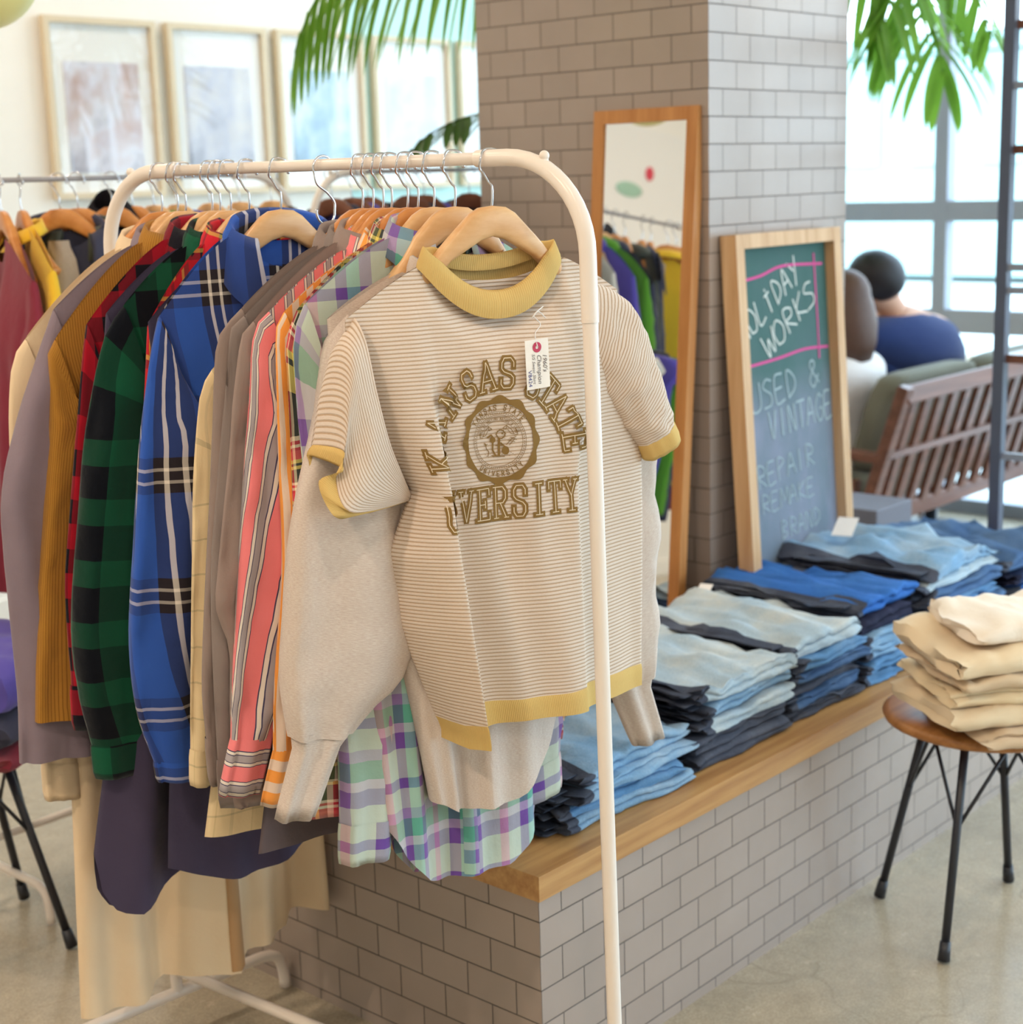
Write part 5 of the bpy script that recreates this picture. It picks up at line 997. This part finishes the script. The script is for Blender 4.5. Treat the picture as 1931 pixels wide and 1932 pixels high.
# people: one skinned body each, clothes and hair as children
M_skin = plain('skin', (206, 158, 132), .55, .3)
def person(label, hip, face, head, hair_len, M_h, M_top, M_bot, sleeves, build=1., turn=0.):
    """seated figure: hip point, facing direction, forward and sideways lean of the trunk"""
    hip = np.array(hip); fx = np.array([math.cos(face), math.sin(face), 0]); rx = np.array([fx[1], -fx[0], 0]); up = np.array([0, 0, 1.])
    ax = np.array(head)-hip; kL = np.linalg.norm(ax)/.70; ax /= np.linalg.norm(ax)
    t = thing('person', label, 'person', tuple(hip-np.array([0, 0, hip[2]])))
    q = lambda f, r, u: hip+fx*f+rx*r+ax*(u*kL*1.13 if u < .52 else (u+.045)*kL)
    J = {}; V = []; E = []; Rr = []
    def add(n, p, r, par=None): J[n] = len(V); V.append(p); Rr.append(r); (E.append((J[par], J[n])) if par else None)
    add('pel', q(0, 0, 0), (.12*build, .095)); add('wai', q(.0, 0, .17), (.105*build, .08), 'pel'); add('che', q(-.0, 0, .34), (.12*build, .085), 'wai'); add('sho', q(.0, 0, .45), (.09*build, .065), 'che'); add('nec', q(.01, 0, .53), (.052, .055), 'sho'); add('nc2', q(.02, 0, .58), (.05, .052), 'nec')
    hd = q(.03, 0, .58)
    h2 = math.cos(turn)*fx+math.sin(turn)*rx
    add('he1', hd+ax*.05+h2*.015, (.068, .078), 'nc2'); add('he2', hd+ax*.12+h2*.02, (.078, .095), 'he1'); add('he3', hd+ax*.19+h2*.01, (.062, .078), 'he2')
    for sg, s in (('l', -1), ('r', 1)):
        add('s'+sg, q(.0, s*.165*build, .435), (.05*build, .05), 'sho'); add('e'+sg, q(.06, s*.235*build, .18), (.043, .043), 's'+sg); add('f'+sg, q(.20, s*.19, .04), (.036, .036), 'e'+sg); add('w'+sg, q(.28, s*.14, .01), (.026, .026), 'f'+sg)
        add('p'+sg, q(.34, s*.12, -.005), (.034, .018), 'w'+sg)
        for k in range(4): add('g%d%s' % (k, sg), q(.385, s*(.09+.02*k), -.012), (.009, .009), 'p'+sg); add('h%d%s' % (k, sg), q(.42-.006*abs(k-1), s*(.09+.02*k), -.03), (.007, .007), 'g%d%s' % (k, sg))
        add('th'+sg, q(.345, s*.075, .012), (.010, .010), 'p'+sg); add('t2'+sg, q(.37, s*.06, .004), (.008, .008), 'th'+sg)
        hp = hip+rx*s*.09; add('h'+sg, hp+fx*.05-up*.01, (.09*build, .085), 'pel'); add('k'+sg, hip+rx*s*.11+fx*.43-up*.0, (.06, .06), 'h'+sg); an = hip+rx*s*.11+fx*.45; an[2] = .09; add('a'+sg, an, (.04, .04), 'k'+sg); ft = an+fx*.05; ft[2] = .045; add('o'+sg, ft, (.038, .035), 'a'+sg); to = an+fx*.17; to[2] = .03; add('y'+sg, to, (.036, .024), 'o'+sg)
    me = bpy.data.meshes.new('body'); L = np.array(t.location); me.from_pydata([tuple(v-L) for v in V], E, []); o = bpy.data.objects.new('body', me); C.objects.link(o); o.parent = t; me.materials.append(M_skin)
    bm = bmesh.new(); bm.from_mesh(me); ly = bm.verts.layers.skin.verify(); bm.verts.ensure_lookup_table()
    for i, v in enumerate(bm.verts): v[ly].radius = Rr[i]; v[ly].use_root = (i == 0)
    bm.to_mesh(me); bm.free()
    md = o.modifiers.new('skin', 'SKIN'); md.use_smooth_shade = True; o.modifiers.new('sub', 'SUBSURF').levels = 2; o.modifiers['sub'].render_levels = 2
    # face: nose, ears, eyes and mouth
    fc = hd+ax*.105+h2*.02; b = MB(); b.ball(fc+h2*.098-ax*.01, .014, 8, (1, 1, 1.5)); b.build('nose', M_skin, t)
    rr = np.cross(h2, ax)
    for s in (-1, 1):
        b = MB(); b.ball(fc+rr*s*.082-ax*.008, .022, 8, (.7, .7, 1.4)); b.build('ear', M_skin, t)
        b = MB(); b.ball(fc+h2*.088+rr*s*.032+ax*.012, .011, 8); b.build('eye', M_black, t)
    b = MB(); b.ball(fc+h2*.09-ax*.052, .018, 8, (1, 1, .3)); b.build('mouth', plain('lips', (170, 96, 90), .5), t)
    # hair
    b = MB(); rows = []; cc = hd+ax*.135+h2*.005
    for i in range(15):
        ph = i/14; row = []
        for j in range(28):
            th = 2*PI*j/28; fr_ = math.cos(th)  # 1 = face side
            lim = (.42 if fr_ > .45 else .42+.26*sm((.45-fr_)/.8)) if hair_len < .1 else (.40 if fr_ > .5 else .62)
            p_ = ph*lim*PI; r_ = (.094 if hair_len < .1 else .100)*(1+.03*lap(th*2, ph*9, hair_len*50)); d = h2*math.cos(th)*1.08+rr*math.sin(th)*.94
            P_ = cc+(d*math.sin(p_)+ax*math.cos(p_)*1.06)*r_
            if hair_len > .1 and fr_ < .5 and ph > .75: k = (ph-.75)/.25; P_ = P_-up*hair_len*k+d*.02*math.sin(k*PI)+(-fx)*.02*k
            row.append(P_)
        rows.append(row)
    b.grid(rows, closed=True); b.build('hair', M_h, t, solid=.006)
    # top: a shell round the trunk, plus sleeves
    b = MB(); rows = []
    for u, a_, c_ in ((-.06, .20, .155), (.05, .185, .145), (.17, .165, .128), (.27, .175, .135), (.35, .188, .14), (.42, .198, .125), (.46, .175, .105), (.492, .115, .085), (.505, .075, .07)):
        rows.append([q(c_*math.cos(th)*1.1, a_*build*math.sin(th)*1.1, u)+np.array([0, 0, 0])+fx*.003*lap(5*u, math.cos(th)*3, math.sin(th)*3) for th in np.linspace(0, 2*PI, 36, endpoint=False)])
    b.grid(cr(np.array([np.array(r).ravel() for r in rows]), 30).reshape(30, 36, 3), closed=True); tp_ = b.build('shirt' if sleeves else 'sleeveless_top', M_top, t)
    if sleeves:
        for s in (-1, 1):
            b = MB(); A_, B_2 = q(.0, s*.115*build, .385), q(.045, s*.215*build, .20); b.tube([A_, A_*.75+B_2*.25, A_*.5+B_2*.5, B_2], [.05*build, .074*build, .07*build, .066], 16); b.build('sleeve', M_top, tp_)
    for s in (-1, 1):
        b = MB(); A_ = hip+rx*s*.085+fx*.02; B_2 = hip+rx*s*.11+fx*.43; D_ = hip+rx*s*.11+fx*.455; D_[2] = .13; b.tube(cr([A_, (A_+B_2)/2, B_2, B_2*.6+D_*.4, D_], 14), np.linspace(.118, .062, 14), 16, cap=False); b.build('trouser_leg', M_bot, t)
    return t
M_hb, M_hd = plain('brown_hair', (92, 66, 54), .5, .4, vary=.2, scale=60), plain('black_hair', (38, 34, 38), .5, .4, vary=.2, scale=60)
_h = atd(1676, 540, 5.80); _p0 = np.array([5.80, 2.95, .47])
person('man with short black hair in a navy tee sitting on the sofa, leaning aside', _p0, math.radians(86), _h, .0, M_hd, cloth('navy_tee', (40, 54, 98)), cloth('dark_trousers', (60, 60, 70)), True, 1.46, -.3)
_h = atd(1598, 608, 5.55); _p0 = np.array([4.98, 2.93, .46])
person('woman with long brown hair in a white sleeveless top sitting left of the man', _p0, math.radians(90), _h, .17, M_hb, cloth('white_top', (238, 232, 230)), cloth('pale_skirt', (226, 220, 210)), False, .92, .3)
# steel shelf at the right edge
sf = thing('steel_shelf', 'tall steel ladder shelf cut by the right edge', 'shelf', (4.05, 1.60, 0)); c_ = atd(1886, 760, 4.25); sx0, sy0 = c_[0], c_[1]
for dx, dy in ((0, 0), (.0, -.34), (.75, 0), (.75, -.34)):
    b = MB(); b.box((sx0+dx, sy0+dy, 1.25), (.03, .03, 2.5)); b.build('post', M_black if False else plain('blue_grey_steel', (92, 98, 114), .45), sf, smooth=False)
for z, nm in ((.45, 'shelf_board'), (.98, 'shelf_board'), (1.52, 'shelf_board'), (1.83, 'shelf_board')):
    b = MB(); b.box((sx0+.375, sy0-.17, z), (.75, .34, .022)); b.build(nm, M_teak, sf, smooth=False)
for z in (.30, .72, 1.16, 1.22, 1.68, 2.0):
    b = MB(); b.box((sx0, sy0-.17, z), (.018, .34, .018)); b.build('rung', M_steel, sf, smooth=False)
# low round table by the window, and the small grey block beside the pillar
tb = thing('round_table', 'round pale wood table beside the window, beyond the sofa', 'table', (6.0, 2.75, 0))
b = MB(); b.lathe([(.001, .70), (.36, .70), (.37, .69), (.365, .66), (.3, .655), (.001, .655)], (5.95, 3.02, 0), 40); b.build('tabletop', wood('pale_table', (206, 170, 120), (232, 200, 154), .35, 0), tb)
b = MB(); b.lathe([(.03, .66), (.03, .02), (.22, .015), (.22, .0)], (5.95, 3.02, 0), 24); b.build('pedestal', M_black, tb)
b = MB(); c_ = atd(1628, 945, 4.9); b.box((c_[0], c_[1], c_[2]/2), (.22, .22, c_[2])); tag(b.build('side_block', plain('grey_block', (120, 118, 128), .6), None, smooth=False, bevel=.004), 'small grey block table between the chalkboard and the sofa', 'side table')
# ================================================================== palms behind the pillar
m_, t_ = newmat('palm_leaf', .42, .4); ob = t_.obj(); n_ = t_.noise(6, ob, 3); t_.col(t_.ramp(n_, [(.3, lin((72, 120, 34))), (.7, lin((124, 172, 60)))], False)); t_.b.inputs['Transmission Weight'].default_value = 0.; M_leaf = m_
m2, t2 = newmat('palm_leaf_dark', .45, .4); t2.col(t2.ramp(t2.noise(6, t2.obj(), 3), [(.3, lin((40, 66, 26))), (.7, lin((84, 108, 46)))], False)); M_leaf2 = m2
def translucent(m, c):
    t = m.node_tree; bs = t.nodes['Principled BSDF']; o = t.nodes['Material Output']; tr = t.nodes.new('ShaderNodeBsdfTranslucent'); tr.inputs[0].default_value = (*lin(c), 1); mx = t.nodes.new('ShaderNodeMixShader'); mx.inputs[0].default_value = .4
    t.links.new(bs.outputs[0], mx.inputs[1]); t.links.new(tr.outputs[0], mx.inputs[2]); t.links.new(mx.outputs[0], o.inputs[0])
translucent(M_leaf, (146, 190, 70)); translucent(M_leaf2, (90, 120, 40))
def frond(parent, path, n, ln, wid, droop, side, mat, seed, spread=.8):
    Q = cr(path, 40); b = MB(); b.tube(Q, np.linspace(.007, .002, 40), 6)
    for k in range(n):
        f = .12+.88*k/(n-1); i = min(38, int(f*39)); p = Q[i]; tn = Q[i+1]-Q[i]; tn /= np.linalg.norm(tn); L = ln*(.55+.45*math.sin(PI*min(1, f*.8+.15)))*(1-.35*max(0, f-.8)/.2)
        for s in side:
            lat = np.cross(tn, np.array([0, 0, 1.])); lat /= np.linalg.norm(lat)+1e-9; d = lat*s*spread+tn*.62+np.array([0, 0, -.35]); d /= np.linalg.norm(d); c = p.copy(); rows = []; m = 9; w0 = wid*(.9+.2*rng.random()); dk = droop*(.85+.3*rng.random()); sd = np.cross(d, tn); 
            for j in range(m+1):
                q = j/m; w = w0*(math.sin(PI*min(1, .12+q*.88))**.6)*.5+.0004; bn = np.cross(d, np.array([0, 0, 1.])); bn /= np.linalg.norm(bn)+1e-9; fold_ = np.cross(bn, d)
                rows.append([c-bn*w+fold_*w*.35, c, c+bn*w+fold_*w*.35]); c = c+d*L/m; d = d+np.array([0, 0, -1.])*dk/m*1.6; d /= np.linalg.norm(d)
            b.grid(rows)
    return b.build('frond', mat, parent)
def palm(label, base, fronds, pot=True):
    t = thing('potted_palm', label, 'plant', tuple(base)); base = np.array(base)
    b = MB(); b.lathe([(.001, 0), (.15, 0), (.18, .32), (.165, .32), (.16, .28), (.001, .28)], base, 30); b.build('pot', plain('pot_clay', (150, 140, 130), .7), t)
    b = MB(); b.tube([base+np.array([0, 0, .25]), base+np.array([.02, 0, 1.0]), base+np.array([0, .02, 1.75])], [.045, .04, .03], 10); b.build('trunk', plain('palm_trunk', (110, 92, 62), .8), t)
    for i, (pts, n, ln, wd, dr, sides, mt, sprd) in enumerate(fronds): frond(t, [base+np.array([0, 0, 1.7])]+pts, n, ln, wd, dr, sides, mt, i, sprd)
    return t
A = lambda x, y, D: atd(x, y, D)
palm('tall palm behind the pillar, leaves drooping left in front of the framed prints', (4.2, 3.6, 0), [
  ([A(1020, -260, 4.5), A(930, -200, 4.35), A(830, -160, 4.2), A(730, -120, 4.1), A(640, -60, 4.0), A(585, 20, 3.95), A(556, 100, 3.95)], 34, .52, .019, .75, (1, -1), M_leaf, .14),
  ([A(1000, 150, 4.6), A(930, 205, 4.45), A(860, 228, 4.35), A(800, 262, 4.3), A(768, 300, 4.3)], 26, .17, .026, .2, (1, -1), M_leaf2, .5),
  ([A(1150, -500, 4.8), A(1250, -560, 5.0)], 16, .4, .024, 1.2, (1, -1), M_leaf, .8)])
palm('palm right of the pillar, leaves hanging in front of the tall window', (4.75, 3.45, 0), [
  ([A(1560, -230, 5.3), A(1680, -110, 5.2), A(1738, -20, 5.1), A(1768, 80, 5.0), A(1782, 160, 5.0)], 28, .56, .036, .5, (1, -1), M_leaf, .8),
  ([A(1560, -220, 5.2), A(1690, -90, 5.1), A(1680, 0, 5.0), A(1650, 80, 4.95)], 20, .48, .032, .5, (1, -1), M_leaf, .5),
  ([A(1560, -250, 5.3), A(1760, -140, 5.2), A(1835, -30, 5.1), A(1875, 80, 5.0)], 20, .38, .036, .5, (1, -1), M_leaf, .45)])
# ================================================================== light and camera
W = bpy.data.worlds.new('World'); bpy.context.scene.world = W; W.use_nodes = True; nt = W.node_tree; bg = nt.nodes['Background']
tc = nt.nodes.new('ShaderNodeTexCoord'); sxz = nt.nodes.new('ShaderNodeSeparateXYZ'); rp = nt.nodes.new('ShaderNodeValToRGB'); nt.links.new(tc.outputs['Generated'], sxz.inputs[0]); nt.links.new(sxz.outputs[2], rp.inputs[0])
rp.color_ramp.elements[0].position = .0; rp.color_ramp.elements[0].color = (.68, .87, 1., 1); rp.color_ramp.elements[1].position = .6; rp.color_ramp.elements[1].color = (.56, .78, 1., 1)
nt.links.new(rp.outputs[0], bg.inputs[0]); bg.inputs[1].default_value = 8.5
def area(name, loc, rot, sx, sy, power, col, portal=False):
    l = bpy.data.lights.new(name, 'AREA'); l.shape = 'RECTANGLE'; l.size = sx; l.size_y = sy; l.energy = power; l.color = col
    o = bpy.data.objects.new(name, l); C.objects.link(o); o.location = loc; o.rotation_euler = rot
    if portal: l.cycles.is_portal = True
    return o
area('window_portal', (WX+.06, .5, 1.55), (0, PI/2, 0), 3.0, 8.9, 1, (1, 1, 1), True)
area('window_portal', (4.7, -4.06, 1.55), (-PI/2, 0, PI), 3.4, 3.0, 1, (1, 1, 1), True)
M_lampemit, _t = newmat('lamp_diffuser', .5); _t.b.inputs['Emission Color'].default_value = (1, .84, .62, 1); _t.b.inputs['Emission Strength'].default_value = 6.
k = 0
for x, y, pw in ((-.6, -.8, 52), (-.6, 1.2, 80), (-.6, 3.2, 50), (1.4, -1.4, 18), (.7, .4, 30), (.9, 2.9, 34), (3.0, -.6, 10), (3.6, 1.0, 12), (2.4, 4.1, 40), (4.4, 4.0, 20), (5.0, .2, 8), (5.2, 1.6, 10), (3.5, -2.4, 8)):  # unseen downlights added overhead, each power set to brighten what it faces
    lab = 'round ceiling downlight added out of the frame to light the shop'
    f = thing('added_ceiling_light', lab, 'lamp', (x, y, 3.04), 'added ceiling downlights'); b = MB(); b.lathe([(.10, 3.1), (.11, 3.04), (.10, 3.035), (.09, 3.06)], (x, y, 0), 24); b.build('added_lamp_housing', M_white, f)
    b = MB(); b.lathe([(.001, 3.062), (.09, 3.062)], (x, y, 0), 24); b.build('diffuser', M_lampemit, f)
    l = bpy.data.lights.new('added_ceiling_lamp', 'AREA'); l.shape = 'DISK'; l.size = .12; l.energy = pw*.5; l.color = (1., .81, .64)
    o = bpy.data.objects.new('added_ceiling_lamp', l); C.objects.link(o); o.location = (x, y, 3.03)
cam = bpy.data.cameras.new('Camera'); co = bpy.data.objects.new('Camera', cam); C.objects.link(co)
cam.sensor_width = 36; cam.sensor_fit = 'HORIZONTAL'; cam.lens = FPX/1931*36; cam.clip_start = .05; cam.clip_end = 200
Mx = np.eye(4); Mx[:3, 0] = _rt; Mx[:3, 1] = _up; Mx[:3, 2] = -_fw; Mx[:3, 3] = CAM
from mathutils import Matrix
co.matrix_world = Matrix(Mx.tolist())
cam.dof.use_dof = True; cam.dof.focus_distance = 2.12; cam.dof.aperture_fstop = 5.0; cam.dof.aperture_blades = 0
sc = bpy.context.scene; sc.camera = co
sc.view_settings.view_transform = 'Standard'; sc.view_settings.look = 'None'; sc.view_settings.gamma = 1.; sc.view_settings.exposure = -0.38; sc.view_settings.use_curve_mapping = False
